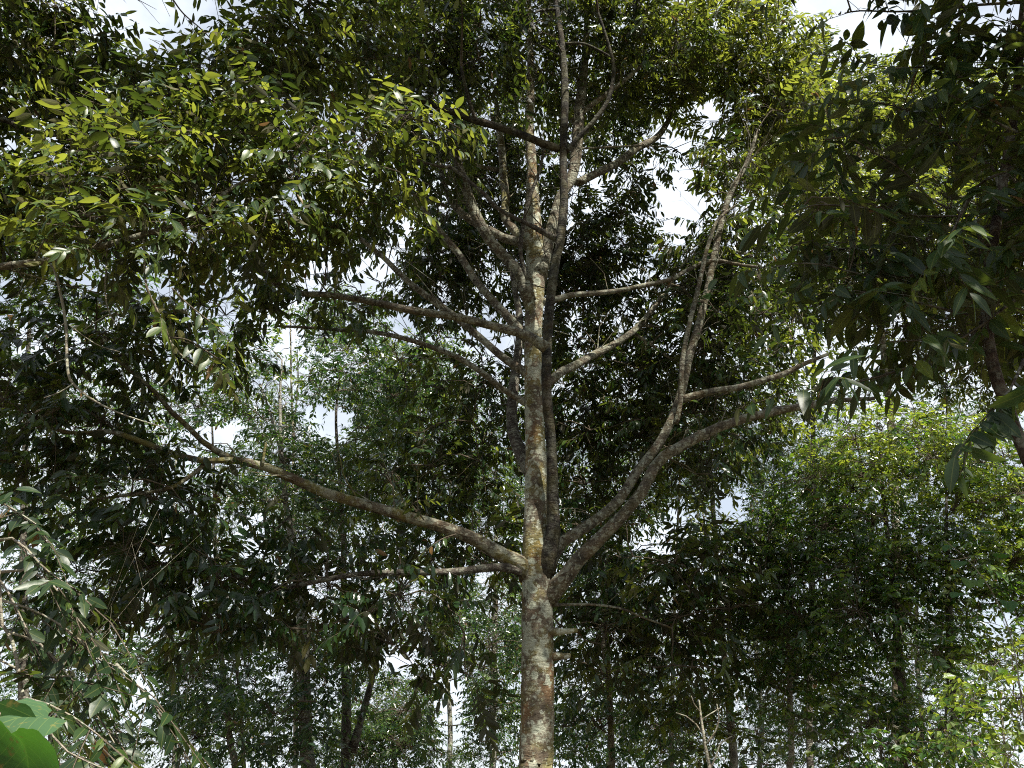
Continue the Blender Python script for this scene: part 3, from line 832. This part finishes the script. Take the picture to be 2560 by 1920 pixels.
# ================================================================== shaded durian tree close on the right
base = on_ground(np.array([2.95, 3.1, 0]))
T = Tree('durian_tree', 'shaded durian tree with large dark drooping leaves close on the right', 'tree', base)
t0 = T.limb('trunk', [(2720, 1900), (2620, 1300), (2560, 1126), (2536, 1068), (2516, 1009), (2497, 963), (2470, 850), (2470, 700), (2500, 500), (2540, 250), (2560, 0), (2600, -300)], [60, 44, 38, 35, 33, 30, 26, 22, 18, 12], BARK_RED, sides=10, Y=[3.1, 3.3, 3.2, 2.9], attach=(0.3, 1), down=True)
tw = [
    ([(2500, 480), (2478, 415), (2420, 385), (2350, 325), (2256, 272), (2180, 255)], [3.2, 3.3]), ([(2470, 640), (2420, 545), (2330, 500), (2260, 430), (2200, 390), (2120, 340)], [3.3, 3.1]),
    ([(2560, 520), (2480, 530), (2400, 540), (2300, 540), (2200, 525), (2050, 512), (1980, 530)], [3.2, 3.0]), ([(2560, 729), (2497, 780), (2439, 823), (2392, 850), (2322, 850), (2225, 854)], [3.2, 3.0]),
    ([(2480, 760), (2400, 870), (2250, 925), (2130, 958), (2050, 968)], [3.3, 3.1]), ([(2560, 5), (2450, 12), (2361, 23), (2244, 29), (2151, 27), (2112, 33)], [3.0, 2.9]),
    ([(2480, 700), (2330, 690), (2180, 690), (2050, 660), (1980, 660)], [3.3, 3.2]), ([(2520, 250), (2420, 200), (2330, 170), (2240, 170)], [3.0, 2.9]), ([(2480, 800), (2350, 770), (2250, 745), (2150, 730)], [3.3, 3.1]), ([(2540, 330), (2480, 300), (2420, 260)], [2.8, 2.6]), ([(2560, 900), (2520, 980), (2470, 1030)], [2.9, 2.8]),
    ([(2530, 420), (2440, 470), (2370, 600), (2330, 650)], [3.0, 2.8]), ([(2500, 560), (2350, 590), (2250, 610), (2130, 620), (2060, 625)], [3.4, 3.4]),
]
for pts, Y in tw:
    k = T.limb('branch', pts, [9, 7, 4], BARK_DARK, sides=6, Y=Y, attach=(0.15, 1), lump=0.04)
    T.leafy(k, pts[1:], [Y[0] * .67 + Y[1] * .33, Y[1]], 'close', 0.155, 0.16, 0.033, tint=(.34, .14), w=(4, 3), side=3, droop=0.85)
right = [(2330, 220, 200, 150, 3.2, .4, .9, .4), (2400, 560, 180, 200, 3.3, .4, 1.5, .4), (2180, 440, 190, 120, 3.3, .3, .6, .42), (2350, 830, 190, 100, 3.3, .35, 1.3, .4), (2500, 120, 120, 150, 3.0, .4, 1.2, .45), (2130, 620, 130, 90, 3.3, .3, .8, .4), (2050, 340, 110, 90, 3.2, .25, .6, .45), (2010, 520, 90, 80, 3.1, .25, .6, .4), (2520, 700, 120, 300, 3.2, .4, 1.2, .35),
         (2700, 400, 200, 500, 3.2, .6, 1.6, .4), (2500, -350, 500, 250, 2.9, .7, 2.4, .4), ball(2.6, 1.9, 6.7, 1.2, 1.2, .4), ball(1.5, 2.2, 6.4, 1.0, .8, .4), ball(3.5, 1.7, 5.8, 1.2, 1.2, .4)]  # overhead clump and balls are unseen, added to keep this tree shaded
print('right sprays', T.foliage(right, 'close', 0.15, dense=1.45, tint=(0.34, 0.16), droop=0.8, seed=21, cell=0.42, thick=0.006, length=0.38, n_leaf=11))
T.finish(DURIAN_NEAR)

# ================================================================== trees behind
BACK = 'trees of the wood behind the durian tree'


def back_tree(name, label, trunks, clumps, Y, mat, leafmat, lod='far', leaf=0.13, seed=1, tint=(.48, .28), aspect=0.22, extra=(), cell=0.9, n_leaf=12, length=0.45, droop=0.45, dense=1.0, thick=0.012, old=0.005, clumpy=0.35):
    p0 = trunks[0][0][0]
    b = on_ground(P(p0[0], p0[1], Y))
    T = Tree(name, label, 'tree', b, None)
    for i, (pts, w) in enumerate(trunks):
        T.limb('trunk' if i == 0 else 'branch', pts, w, mat, sides=9, Y=[Y, Y + (0.0 if i == 0 else .4)], attach=(0.3, 1), down=i == 0, step=0.15)
    n = T.foliage(clumps, lod, leaf, aspect, n_leaf, length, tint, droop, cell, seed, thick=thick, dense=dense * 1.32, old=old, clumpy=clumpy)
    T.finish(leafmat)
    print(label[:40], n)


back_tree('forest_tree', 'thick grey mottled trunk tree behind the lowest dark left limb', [([(775, 1990), (768, 1900), (762, 1750), (757, 1600), (752, 1500), (735, 1380), (715, 1260), (705, 1150), (700, 1000), (705, 900)], [42, 40, 36, 32, 28, 22, 16, 12, 8, 5]), ([(712, 1200), (690, 1080), (650, 960)], [10, 8, 5])],
          [(560, 1000, 150, 120, 13, 1.3, 1.1), (680, 1180, 170, 130, 13, 1.3, 1.2), (620, 880, 130, 90, 13, 1.2, .9), (600, 1330, 160, 110, 13, 1.2, .9), (680, 1700, 220, 150, 12, 1.3, 1.2), (840, 1680, 120, 120, 12.5, 1, 1.0)], 13, BARK_SCALE, GREEN, seed=31)
back_tree('forest_tree', 'dark forked trunk tree left of the durian trunk', [([(862, 1990), (864, 1900), (866, 1760), (862, 1640), (860, 1500), (858, 1350), (850, 1200), (840, 1050), (850, 930)], [30, 28, 26, 22, 18, 14, 11, 8, 5]), ([(880, 1880), (905, 1790), (930, 1700), (945, 1640), (955, 1560)], [22, 20, 18, 12, 8])],
          [(850, 1120, 190, 150, 14, 1.5, 1.3), (930, 950, 170, 130, 14, 1.4, 1.2), (800, 960, 120, 110, 14, 1.2, 1.0), (900, 1260, 150, 110, 14, 1.4, 1.3), (1020, 880, 130, 110, 14.5, 1.2, 1.0), (870, 1600, 150, 110, 13.5, 1, .9)], 14, BARK_DARK, GREEN, seed=32)
back_tree('forest_tree', 'round pale green crowned tree low beside the durian trunk', [([(985, 2000), (985, 1900), (980, 1830), (985, 1760)], [16, 14, 10, 5])],
          [(985, 1800, 110, 100, 18, 1.3, 2.6), (920, 1860, 110, 80, 18, 1.2, 2.2), (1060, 1880, 80, 60, 17.5, 1, 1.6)], 18, BARK_DARK, GREEN, seed=33, tint=(.6, .15), leaf=.11)
back_tree('forest_tree', 'slim pale mossy trunk tree just right of the durian trunk', [([(1532, 1990), (1530, 1900), (1526, 1800), (1522, 1700), (1518, 1600), (1508, 1500), (1500, 1400), (1490, 1250)], [20, 19, 18, 16, 14, 11, 8, 5])],
          [(1500, 1500, 150, 120, 12.5, 1.2, 1.1), (1560, 1780, 170, 110, 12.5, 1.1, 1.1), (1440, 1750, 90, 140, 12.5, 1, 1.1), (1600, 1300, 150, 110, 13, 1.2, 1.0), (1450, 1350, 110, 100, 13, 1, .9)], 12.5, BARK_MOSS, GREEN, seed=34)
back_tree('forest_tree', 'scaly barked trunk tree behind the tall right limb', [([(1840, 1990), (1835, 1900), (1826, 1800), (1812, 1650), (1800, 1500), (1788, 1350), (1778, 1200), (1770, 1100), (1766, 1000), (1760, 900), (1756, 780)], [26, 24, 21, 18, 16, 14, 13, 12, 11, 9, 5])],
          [(1760, 1200, 150, 130, 12, 1.2, 1.2), (1900, 1000, 150, 130, 12, 1.2, 1.5), (1720, 1000, 130, 130, 12.2, 1.2, 1.0), (1860, 1600, 160, 120, 11.5, 1.2, 1.4), (1760, 1780, 150, 110, 11.5, 1.1, 1.1)], 12, BARK_SCALE, DURIAN, seed=35, leaf=.15, aspect=.18, lod='mid')
back_tree('forest_tree', 'sunlit yellow green durian crown at the top right behind the shaded leaves', [([(2250, 2000), (2245, 1500), (2230, 1100), (2200, 800), (2160, 500), (2140, 320)], [30, 26, 24, 20, 14, 8])],
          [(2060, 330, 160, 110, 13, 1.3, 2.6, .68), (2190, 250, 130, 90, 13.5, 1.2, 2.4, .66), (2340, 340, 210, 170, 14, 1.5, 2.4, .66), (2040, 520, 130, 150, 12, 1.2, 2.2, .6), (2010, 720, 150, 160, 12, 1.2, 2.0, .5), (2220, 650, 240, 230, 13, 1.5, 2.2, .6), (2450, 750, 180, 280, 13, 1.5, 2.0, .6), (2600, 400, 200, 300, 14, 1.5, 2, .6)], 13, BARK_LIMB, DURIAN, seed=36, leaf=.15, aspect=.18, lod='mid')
back_tree('forest_tree', 'slender durian spire topped with dark leaves against the open sky', [([(2030, 1990), (2030, 1500), (2035, 900), (2045, 500), (2055, 200), (2062, 130)], [20, 18, 16, 12, 8, 4])],
          [(2050, 170, 60, 70, 15, .6, 2.6, .4), (2030, 270, 90, 80, 15, .8, 2.4, .5), (1990, 380, 90, 90, 14.8, .8, 2, .5)], 15, BARK_DARK, DURIAN, seed=37, leaf=.16, aspect=.18, lod='mid')
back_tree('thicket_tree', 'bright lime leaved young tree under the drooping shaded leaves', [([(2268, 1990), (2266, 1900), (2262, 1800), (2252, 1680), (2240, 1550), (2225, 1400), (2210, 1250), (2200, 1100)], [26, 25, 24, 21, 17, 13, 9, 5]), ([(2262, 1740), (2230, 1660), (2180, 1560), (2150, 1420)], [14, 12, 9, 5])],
          [(2210, 1130, 190, 120, 9.5, 1.0, 2.2, .85), (2080, 1230, 150, 110, 9.5, .9, 1.5, .55), (2180, 1380, 190, 130, 9.5, 1.0, 2.3, .4), (2060, 1480, 160, 120, 9.5, .9, 2.2, .36), (2250, 1560, 180, 100, 9.3, .9, 1.9, .4)], 9.5, BARK_DARK, LIME, seed=41, leaf=.088, aspect=.26, cell=.6, n_leaf=12, length=.32, thick=.008, clumpy=.4, dense=1.05)  # sunlight and shade put into leaf tint: high on lit clumps, low elsewhere
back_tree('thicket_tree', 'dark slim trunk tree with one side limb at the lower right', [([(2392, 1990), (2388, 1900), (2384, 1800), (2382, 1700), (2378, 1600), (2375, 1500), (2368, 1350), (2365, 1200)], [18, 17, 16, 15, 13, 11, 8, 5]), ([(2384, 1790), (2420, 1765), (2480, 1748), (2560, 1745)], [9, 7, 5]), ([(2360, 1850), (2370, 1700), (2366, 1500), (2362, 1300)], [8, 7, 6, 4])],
          [(2400, 1150, 150, 120, 9, 1, 1.7, .75), (2480, 1300, 140, 140, 8.8, 1, 2.0, .85), (2370, 1400, 130, 110, 9, .9, 2.0, .5), (2450, 1480, 140, 80, 9, .9, 1.4, .5), (2500, 1660, 100, 90, 8.6, .9, 1.6, .85), (2640, 1400, 120, 300, 8.8, 1, 2, .6)], 9, BARK_DARK, LIME, seed=42, leaf=.088, aspect=.26, cell=.6, n_leaf=12, length=.32, thick=.008, clumpy=.4, dense=1.05)  # leaf tint raised on the sunlit clumps in place of direct sun
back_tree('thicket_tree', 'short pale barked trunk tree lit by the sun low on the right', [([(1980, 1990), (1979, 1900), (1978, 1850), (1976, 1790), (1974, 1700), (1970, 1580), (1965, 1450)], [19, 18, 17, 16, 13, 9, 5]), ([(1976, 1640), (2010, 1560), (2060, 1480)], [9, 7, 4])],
          [(1950, 1560, 150, 110, 10.5, 1.0, 2.0, .25), (1900, 1380, 130, 110, 10.5, 1, 1.8, .4), (1980, 1320, 140, 100, 10.5, 1, 1.6, .42), (1900, 1700, 130, 60, 10.8, .9, 1.2, .4), (2060, 1640, 130, 80, 10.5, .9, 1.6, .4)], 10.5, BARK_PALE, LIME, seed=43, leaf=.088, aspect=.26, cell=.6, n_leaf=12, length=.32, thick=.008, clumpy=.4, dense=1.05)  # leaf tints kept low to carry the shade of the thicket
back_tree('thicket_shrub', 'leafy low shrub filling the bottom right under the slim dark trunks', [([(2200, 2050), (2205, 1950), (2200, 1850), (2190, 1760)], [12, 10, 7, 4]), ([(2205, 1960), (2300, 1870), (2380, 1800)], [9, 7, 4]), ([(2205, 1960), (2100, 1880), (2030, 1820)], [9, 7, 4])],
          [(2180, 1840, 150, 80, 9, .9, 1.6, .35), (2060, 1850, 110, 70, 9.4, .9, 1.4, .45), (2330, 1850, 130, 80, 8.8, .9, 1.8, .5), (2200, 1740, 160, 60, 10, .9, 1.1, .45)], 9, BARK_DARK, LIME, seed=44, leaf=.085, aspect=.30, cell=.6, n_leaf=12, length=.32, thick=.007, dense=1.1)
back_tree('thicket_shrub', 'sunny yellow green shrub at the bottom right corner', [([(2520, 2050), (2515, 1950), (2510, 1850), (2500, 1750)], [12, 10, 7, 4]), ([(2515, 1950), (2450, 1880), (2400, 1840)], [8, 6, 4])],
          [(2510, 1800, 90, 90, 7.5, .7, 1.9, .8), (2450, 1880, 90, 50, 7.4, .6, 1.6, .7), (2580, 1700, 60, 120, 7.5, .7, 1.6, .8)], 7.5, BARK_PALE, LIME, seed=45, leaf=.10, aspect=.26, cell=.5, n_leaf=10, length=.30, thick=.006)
back_tree('forest_tree', 'grey leaning pole trunk tree far behind the dark hanging leaves on the left', [([(585, 1990), (575, 1850), (560, 1700), (545, 1550), (540, 1400), (535, 1200), (530, 1050)], [20, 18, 16, 13, 11, 8, 5]), ([(612, 1960), (606, 1850), (598, 1740), (592, 1650)], [12, 11, 10, 7])],
          [(400, 1640, 170, 110, 13, 1.3, 1.4), (540, 1680, 160, 120, 13, 1.3, 1.4), (480, 1820, 160, 90, 13.5, 1.3, 1.2), (330, 1780, 140, 120, 13.5, 1.3, .8), (700, 1860, 150, 70, 13, 1.2, 1.3), (480, 1030, 110, 110, 14, 1.2, .5), (200, 1620, 160, 130, 13, 1.2, 1.0)], 13.5, BARK_PALE, GREEN, seed=51)
back_tree('forest_tree', 'far left tree behind the black leaf mass beside the sunlit boughs', [([(60, 2000), (58, 1700), (60, 1300), (70, 900), (80, 700)], [30, 26, 20, 14, 7])],
          [(90, 700, 160, 130, 12, 1.2, 1.3), (250, 760, 170, 120, 12.5, 1.2, 1.1), (60, 520, 140, 150, 12, 1.2, 1.2), (120, 980, 150, 130, 12, 1.2, 1.0), (60, 1350, 110, 100, 12, 1.2, .8), (250, 560, 150, 120, 12.5, 1.2, 1.0), (300, 360, 120, 100, 13, 1.2, 1.0), (320, 170, 60, 50, 14, .8, 1.2)], 12, BARK_DARK, GREEN, seed=52)
back_tree('forest_tree', 'slender tree seen through the opening left of the lit lower limb', [([(735, 2000), (736, 1500), (734, 1300), (733, 1100), (728, 950), (726, 800)], [16, 14, 11, 9, 7, 4]), ([(733, 1080), (745, 960), (742, 880)], [6, 5, 3])],
          [(790, 820, 110, 100, 17, 1.2, 1.0), (860, 800, 110, 80, 17, 1.2, 1.0), (960, 1040, 140, 120, 17, 1.3, 1.3), (760, 1280, 130, 110, 17, 1.3, 1.3), (1080, 1000, 130, 150, 18, 1.3, 1.2), (1200, 1200, 150, 150, 18, 1.3, 1.2), (1250, 1560, 120, 150, 17, 1.3, 1.0)], 17, BARK_PALE, GREEN, seed=53, leaf=.12)
back_tree('forest_tree', 'distant tree filling the gaps low behind the durian trunk', [([(1230, 2000), (1235, 1700), (1240, 1400), (1240, 1100)], [20, 17, 12, 6])],
          [(1200, 1780, 90, 140, 20, 1.5, 1.6), (1260, 1650, 120, 120, 20, 1.5, 1.2), (1120, 1560, 120, 110, 20, 1.5, 1.0), (1420, 1850, 120, 80, 20, 1.5, 1.4)], 20, BARK_SCALE, GREEN, seed=54, leaf=.13)
back_tree('forest_tree', 'distant tree whose leaves thin out low right of the mossy pole', [([(1680, 2000), (1682, 1700), (1690, 1400), (1700, 1200)], [16, 13, 9, 5])],
          [(1680, 1850, 160, 80, 18, 1.5, 1.4), (1660, 1700, 130, 90, 18, 1.4, 1.0), (1620, 1180, 150, 120, 18, 1.3, 1.1), (1540, 1420, 120, 110, 18, 1.3, 1.0), (2050, 1760, 160, 100, 17, 1.4, 1.2), (2350, 1680, 130, 90, 17, 1.4, .9), (1960, 1180, 150, 120, 17, 1.3, .9)], 18, BARK_PALE, GREEN, seed=55, leaf=.12)

for q, (fx, fy, lab, mt) in enumerate(((120, 1500, 'far tree showing between the sapling and the black leaf mass on the left', BARK_DARK), (430, 1450, 'far tree closing the view under the lowest left limb', BARK_SCALE), (760, 1500, 'far tree behind the two dark trunks left of the durian trunk', BARK_DARK),
                                       (1120, 1450, 'far tree straight behind the durian trunk and its fork', BARK_SCALE), (1520, 1480, 'far tree behind the bare shrub and the mossy pole', BARK_DARK), (1900, 1500, 'far tree behind the pale low trunk on the right', BARK_SCALE), (2300, 1480, 'far tree behind the lime leaved thicket', BARK_DARK))):
    Yq = 24 + 3 * (q % 3)
    back_tree('forest_tree', lab, [([(fx, 2000), (fx + 5, 1800), (fx - 10, 1600), (fx, 1350), (fx + 10, 1150)], [16, 14, 11, 8, 4])],
              [(fx - 60, fy - 480, 190, 150, Yq, 2.0, .5), (fx + 120, fy - 380, 170, 130, Yq, 2.0, .55), (fx - 100, fy - 260, 170, 130, Yq, 2.0, .7), (fx + 110, fy - 170, 170, 140, Yq, 2.0, .6), (fx - 90, fy + 20, 190, 140, Yq, 2.0, .7), (fx + 80, fy + 120, 190, 130, Yq, 2.0, .75), (fx - 60, fy + 290, 190, 120, Yq, 2.0, .9), (fx + 110, fy + 370, 160, 110, Yq, 2.0, .9)],
              Yq, mt, GREEN, seed=60 + q, leaf=.135, tint=(.42, .28), cell=1.3, thick=.016, dense=(.95, .68, .68, .85, 1.0, 1.0, 1.0)[q], clumpy=.12)

# ================================================================== small plants close by
# leafy seedling at the lower left
base = on_ground(P(20, 2200, 2.4))
T = Tree('durian_sapling', 'grey green leafy durian sapling in front at the lower left', 'sapling', base)
k0 = T.limb('trunk', [(70, 2100), (62, 1800), (50, 1700), (30, 1600), (5, 1560), (0, 1450), (-10, 1350)], [13, 12, 11, 10, 8, 6], BARK_PALE, sides=7, Y=[2.3, 2.35], attach=(0.4, 1), down=True)
for pts, Y, tn in (([(0, 1350), (30, 1345), (70, 1375), (100, 1410), (150, 1450), (200, 1480)], [2.3, 2.2], .6), ([(0, 1430), (60, 1425), (130, 1460), (180, 1530), (230, 1590)], [2.35, 2.3], .3), ([(0, 1500), (70, 1520), (140, 1555), (200, 1600), (250, 1650), (290, 1665)], [2.4, 2.3], .35),
                   ([(20, 1580), (100, 1610), (180, 1700), (250, 1800), (300, 1880)], [2.4, 2.3], .45), ([(290, 1660), (330, 1700), (370, 1740), (410, 1800)], [2.4, 2.4], .2), ([(60, 1745), (120, 1760), (180, 1790), (250, 1840)], [2.0, 1.9], .8), ([(100, 1800), (170, 1880), (270, 1925)], [1.9, 1.8], .8),
                   ([(-30, 1250), (10, 1260), (60, 1290), (90, 1310)], [2.4, 2.3], .35), ([(-40, 1400), (20, 1480), (60, 1560), (100, 1640)], [2.5, 2.4], .4), ([(-20, 1640), (40, 1670), (100, 1690), (170, 1690)], [2.4, 2.3], .4)):
    k = T.limb('branch', pts, [7, 5, 3], BARK_PALE, sides=6, Y=Y, lump=0.03)
    T.leafy(k, pts[1:], Y, 'close', 0.068, 0.21, 0.028, tint=(tn * .65, .14), w=(4, 2), side=2, droop=0.45, side_len=.24)
T.finish(DURIAN_NEAR)


def lobed_leaf(outline, origin, ax, ay, nz, size, tint, bend=0.15, rings=4):
    """A broad leaf blade from an outline in leaf coordinates, with a rounded, cupped surface."""
    m = Mesh()
    out = np.array(outline, float)
    out = np.vstack([[out[i] * (1 - t) + out[(i + 1) % len(out)] * t for t in (0, .33, .67)] for i in range(len(out))])
    n = len(out)
    wave = 1 + 0.018 * np.sin(np.arange(n) * 1.9) + rng.normal(0, 0.010, n)
    wave[n // 3:n // 3 + 3] *= 0.90
    out = np.array([.42, 0]) + (out - np.array([.42, 0])) * wave[:, None]
    cx = np.array([0.42, 0.0])
    V, X, W = [], [], []
    for r in range(rings + 1):
        t = r / rings
        for p in out:
            q = cx + (p - cx) * t
            z = -bend * (q[0] ** 2) + 0.22 * abs(q[1]) ** 1.3 - 0.12 * t * t + 0.015 * math.sin(9 * q[0] + 5 * q[1]) * t
            V.append(origin + size * (q[0] * ax + q[1] * ay + z * nz))
            X.append(q[0]); W.append(q[1] * 1.6)
    f, tot = [], []
    for r in range(rings):
        for i in range(n):
            j = (i + 1) % n
            f += [r * n + i, (r + 1) * n + i, (r + 1) * n + j, r * n + j]
            tot.append(4)
    m.add(V, f, tot, 0, np.full(len(V), tint), np.array(X), np.array(W))
    return m


HEART = [(0, 0), (-.09, .12), (-.10, .26), (0, .40), (.16, .47), (.36, .45), (.56, .36), (.76, .22), (.90, .09), (1.02, 0), (.90, -.09), (.76, -.22), (.56, -.36), (.36, -.45), (.16, -.47), (0, -.40), (-.10, -.26), (-.09, -.12)]


def broad_plant(name, label, cat, stem, wst, Y, leaves_, mat=BROAD):
    b = on_ground(P(stem[0][0], stem[0][1], Y[0]))
    T = Tree(name, label, cat, b)
    T.limb('stem', stem, wst, BARK_PALE, sides=7, Y=Y, down=True)
    for (bx, by, Yb, tx, ty, Yt, size, roll, tn) in leaves_:
        o = P(bx, by, Yb)
        ax = P(tx, ty, Yt) - o
        ax /= np.linalg.norm(ax)
        nz = np.array(roll, float)
        nz = nz - ax * np.dot(nz, ax)
        nz /= np.linalg.norm(nz)
        ay = np.cross(nz, ax)
        m = lobed_leaf(HEART, o, ax, ay, nz, size, tn)
        m.build('leaf', [mat], T.root, b, True)
    return T


broad_plant('broad_leaf_plant', 'very close broad heart shaped leaves in the bottom left corner', 'plant', [(-60, 2300), (-40, 2050), (-30, 1900), (0, 1780)], [10, 9, 8, 6], [0.95, 0.95],
            [(60, 1815, .90, 95, 2010, .96, .115, (.35, .75, .45), .6), (118, 1768, 1.0, -90, 1830, .94, .11, (.1, -.5, .8), .2), (-40, 1800, .98, 10, 2060, 1.0, .12, (-.3, .7, .5), .7)])
broad_plant('climbing_vine', 'pale lobed vine leaves over the dark thicket at the lower right', 'vine', [(2600, 2100), (2560, 1800), (2530, 1600), (2480, 1480), (2420, 1400), (2360, 1350)], [4, 4, 4, 3, 3, 2], [4.4, 4.2],
            [(2425, 1445, 4.2, 2425, 1500, 4.0, 0.094, (0.27, -.35, 1), .9), (2440, 1450, 4.2, 2475, 1480, 4.0, 0.079, (-0.36, -.35, 1), .9), (2400, 1400, 4.2, 2360, 1440, 4.1, 0.086, (0.18, -.35, 1), .2), (2380, 1360, 4.3, 2330, 1380, 4.2, 0.094, (-0.18, -.35, 1), .2), (2500, 1390, 4.2, 2520, 1350, 4.0, 0.079, (0.18, -.35, 1), .5), (2520, 1500, 4.2, 2540, 1545, 4.1, 0.086, (0.09, -.35, 1), .2), (2400, 1480, 4.2, 2350, 1490, 4.1, 0.086, (0.09, -.35, 1), .2), (2470, 1330, 4.2, 2430, 1310, 4.1, 0.094, (0.09, -.35, 1), .2)])

# bare pale shrub at the bottom, right of the trunk
base = on_ground(P(1778, 1990, 6.5))
T = Tree('bare_shrub', 'small bare shrub of pale twigs at the bottom right of the trunk', 'shrub', base)
T.limb('stem', [(1782, 2000), (1774, 1920), (1764, 1870), (1758, 1830), (1752, 1790), (1748, 1750)], [12, 11, 10, 9, 7, 4], BARK_PALE, sides=7, Y=[6.5, 6.5], down=True,
       extra=[([(1762, 1865), (1785, 1835), (1797, 1800), (1792, 1760)], [7, 5, 3], [6.5, 6.4]), ([(1758, 1835), (1740, 1810), (1715, 1790), (1690, 1782)], [6, 4, 3], [6.5, 6.6]), ([(1775, 1925), (1790, 1890), (1800, 1860), (1830, 1840)], [7, 5, 3], [6.5, 6.5]),
              ([(1753, 1800), (1775, 1785), (1800, 1770)], [4, 2.5], [6.5, 6.5]), ([(1750, 1780), (1735, 1760), (1728, 1740)], [4, 2.5], [6.5, 6.4]), ([(1790, 1890), (1805, 1895), (1815, 1910)], [3, 2], [6.5, 6.5])])

# ================================================================== ground
gx = np.concatenate([np.linspace(-900, -60, 15), np.linspace(-55, 55, 75), np.linspace(60, 900, 15)])
gy = np.concatenate([np.linspace(-900, -40, 12), np.linspace(-36, 70, 75), np.linspace(80, 1200, 15)])
GX, GY = np.meshgrid(gx, gy)
far = np.clip((np.hypot(GX, GY) - 60) / 60, 0, 1)
GZ = ground_z(GX, np.clip(GY, -40, 70)) + value_noise(np.stack([GX.ravel(), GY.ravel(), np.zeros(GX.size)], 1), 1.7, 4).reshape(GX.shape) * 0.14 - 0.07
V = np.stack([GX.ravel(), GY.ravel(), GZ.ravel()], 1)
ny, nx = GX.shape
i = (np.arange(ny - 1)[:, None] * nx + np.arange(nx - 1)[None, :])
fc = np.stack([i, i + 1, i + nx + 1, i + nx], -1).reshape(-1)
gm, nt = new_mat('leaf_litter')
tc = nd(nt, 'ShaderNodeTexCoord')
n1 = nd(nt, 'ShaderNodeTexNoise', i_Scale=0.8, i_Detail=8.0, i_Roughness=0.7)
n2 = nd(nt, 'ShaderNodeTexVoronoi', i_Scale=9.0)
nt.links.new(tc.outputs['Object'], n1.inputs['Vector'])
nt.links.new(tc.outputs['Object'], n2.inputs['Vector'])
c = ramp(nt, n1.outputs['Fac'], [(0.35, (0.05, 0.035, 0.02)), (0.5, (0.12, 0.085, 0.045)), (0.62, (0.06, 0.08, 0.025))])
c = mixc(nt, 0.45, c, n2.outputs['Color'], 'MULTIPLY')
p = nd(nt, 'ShaderNodeBsdfPrincipled', i_Roughness=0.95)
nt.links.new(c, p.inputs['Base Color'])
out = nd(nt, 'ShaderNodeOutputMaterial')
nt.links.new(p.outputs[0], out.inputs['Surface'])
m = Mesh()
m.add(V, fc, np.full((ny - 1) * (nx - 1), 4))
g = m.build('ground', gm)
tag(g, None, None, None, 'structure')

# ================================================================== light
elev = math.asin(SUN[2])
az = math.atan2(SUN[0], SUN[1])           # clockwise from +Y
w = bpy.data.worlds.new('World')
scene.world = w
w.use_nodes = True
nt = w.node_tree
nt.nodes.clear()
sky = nd(nt, 'ShaderNodeTexSky', sky_type='NISHITA', sun_disc=False, sun_elevation=elev, sun_rotation=az)
tc = nd(nt, 'ShaderNodeTexCoord')
mp = nd(nt, 'ShaderNodeMapping')
mp.inputs['Scale'].default_value = (1.0, 1.0, 1.8)
mp.inputs['Location'].default_value = (0.35, 0.1, 0.2)
nt.links.new(tc.outputs['Generated'], mp.inputs['Vector'])
n = nd(nt, 'ShaderNodeTexNoise', i_Scale=3.2, i_Detail=7.0, i_Roughness=0.55)
nt.links.new(mp.outputs[0], n.inputs['Vector'])
cl = ramp(nt, n.outputs['Fac'], [(0.40, (0, 0, 0)), (0.52, (1, 1, 1))])
col = mixc(nt, mth(nt, 'ADD', mth(nt, 'MULTIPLY', cl, 0.42), 0.58), sky.outputs[0], (8.3, 9.0, 9.9))
bg = nd(nt, 'ShaderNodeBackground', i_Strength=0.05)
nt.links.new(col, bg.inputs['Color'])
out = nd(nt, 'ShaderNodeOutputWorld')
nt.links.new(bg.outputs[0], out.inputs['Surface'])

sl = bpy.data.lights.new('sun', 'SUN')
sl.energy = 5.0
sl.angle = math.radians(0.53)
sl.color = (1.0, 0.95, 0.85)
so = bpy.data.objects.new('sun', sl)
COL.objects.link(so)
from mathutils import Vector
so.rotation_euler = Vector(SUN).to_track_quat('Z', 'Y').to_euler()
so.location = (6, -9, 18)

cd = bpy.data.cameras.new('camera')
co = bpy.data.objects.new('camera', cd)
COL.objects.link(co)
co.location = CAM
co.rotation_euler = (math.radians(90) + PITCH, 0, 0)
cd.sensor_width = 36.0
cd.lens = 36.0 * F / 2560.0
cd.clip_start = 0.05
cd.clip_end = 3000
scene.camera = co

scene.view_settings.view_transform = 'Standard'
scene.view_settings.look = 'None'
scene.view_settings.exposure = 1.35
scene.view_settings.gamma = 1.0
cy = scene.cycles
cy.max_bounces = 8
cy.diffuse_bounces = 4
cy.glossy_bounces = 2
cy.transmission_bounces = 4
cy.sample_clamp_indirect = 6.0
cy.use_denoising = False
cy.denoiser = 'OPENIMAGEDENOISE'
cy.denoising_input_passes = 'RGB_ALBEDO_NORMAL'
cy.pixel_filter_type = 'BLACKMAN_HARRIS'
cy.filter_width = 1.05
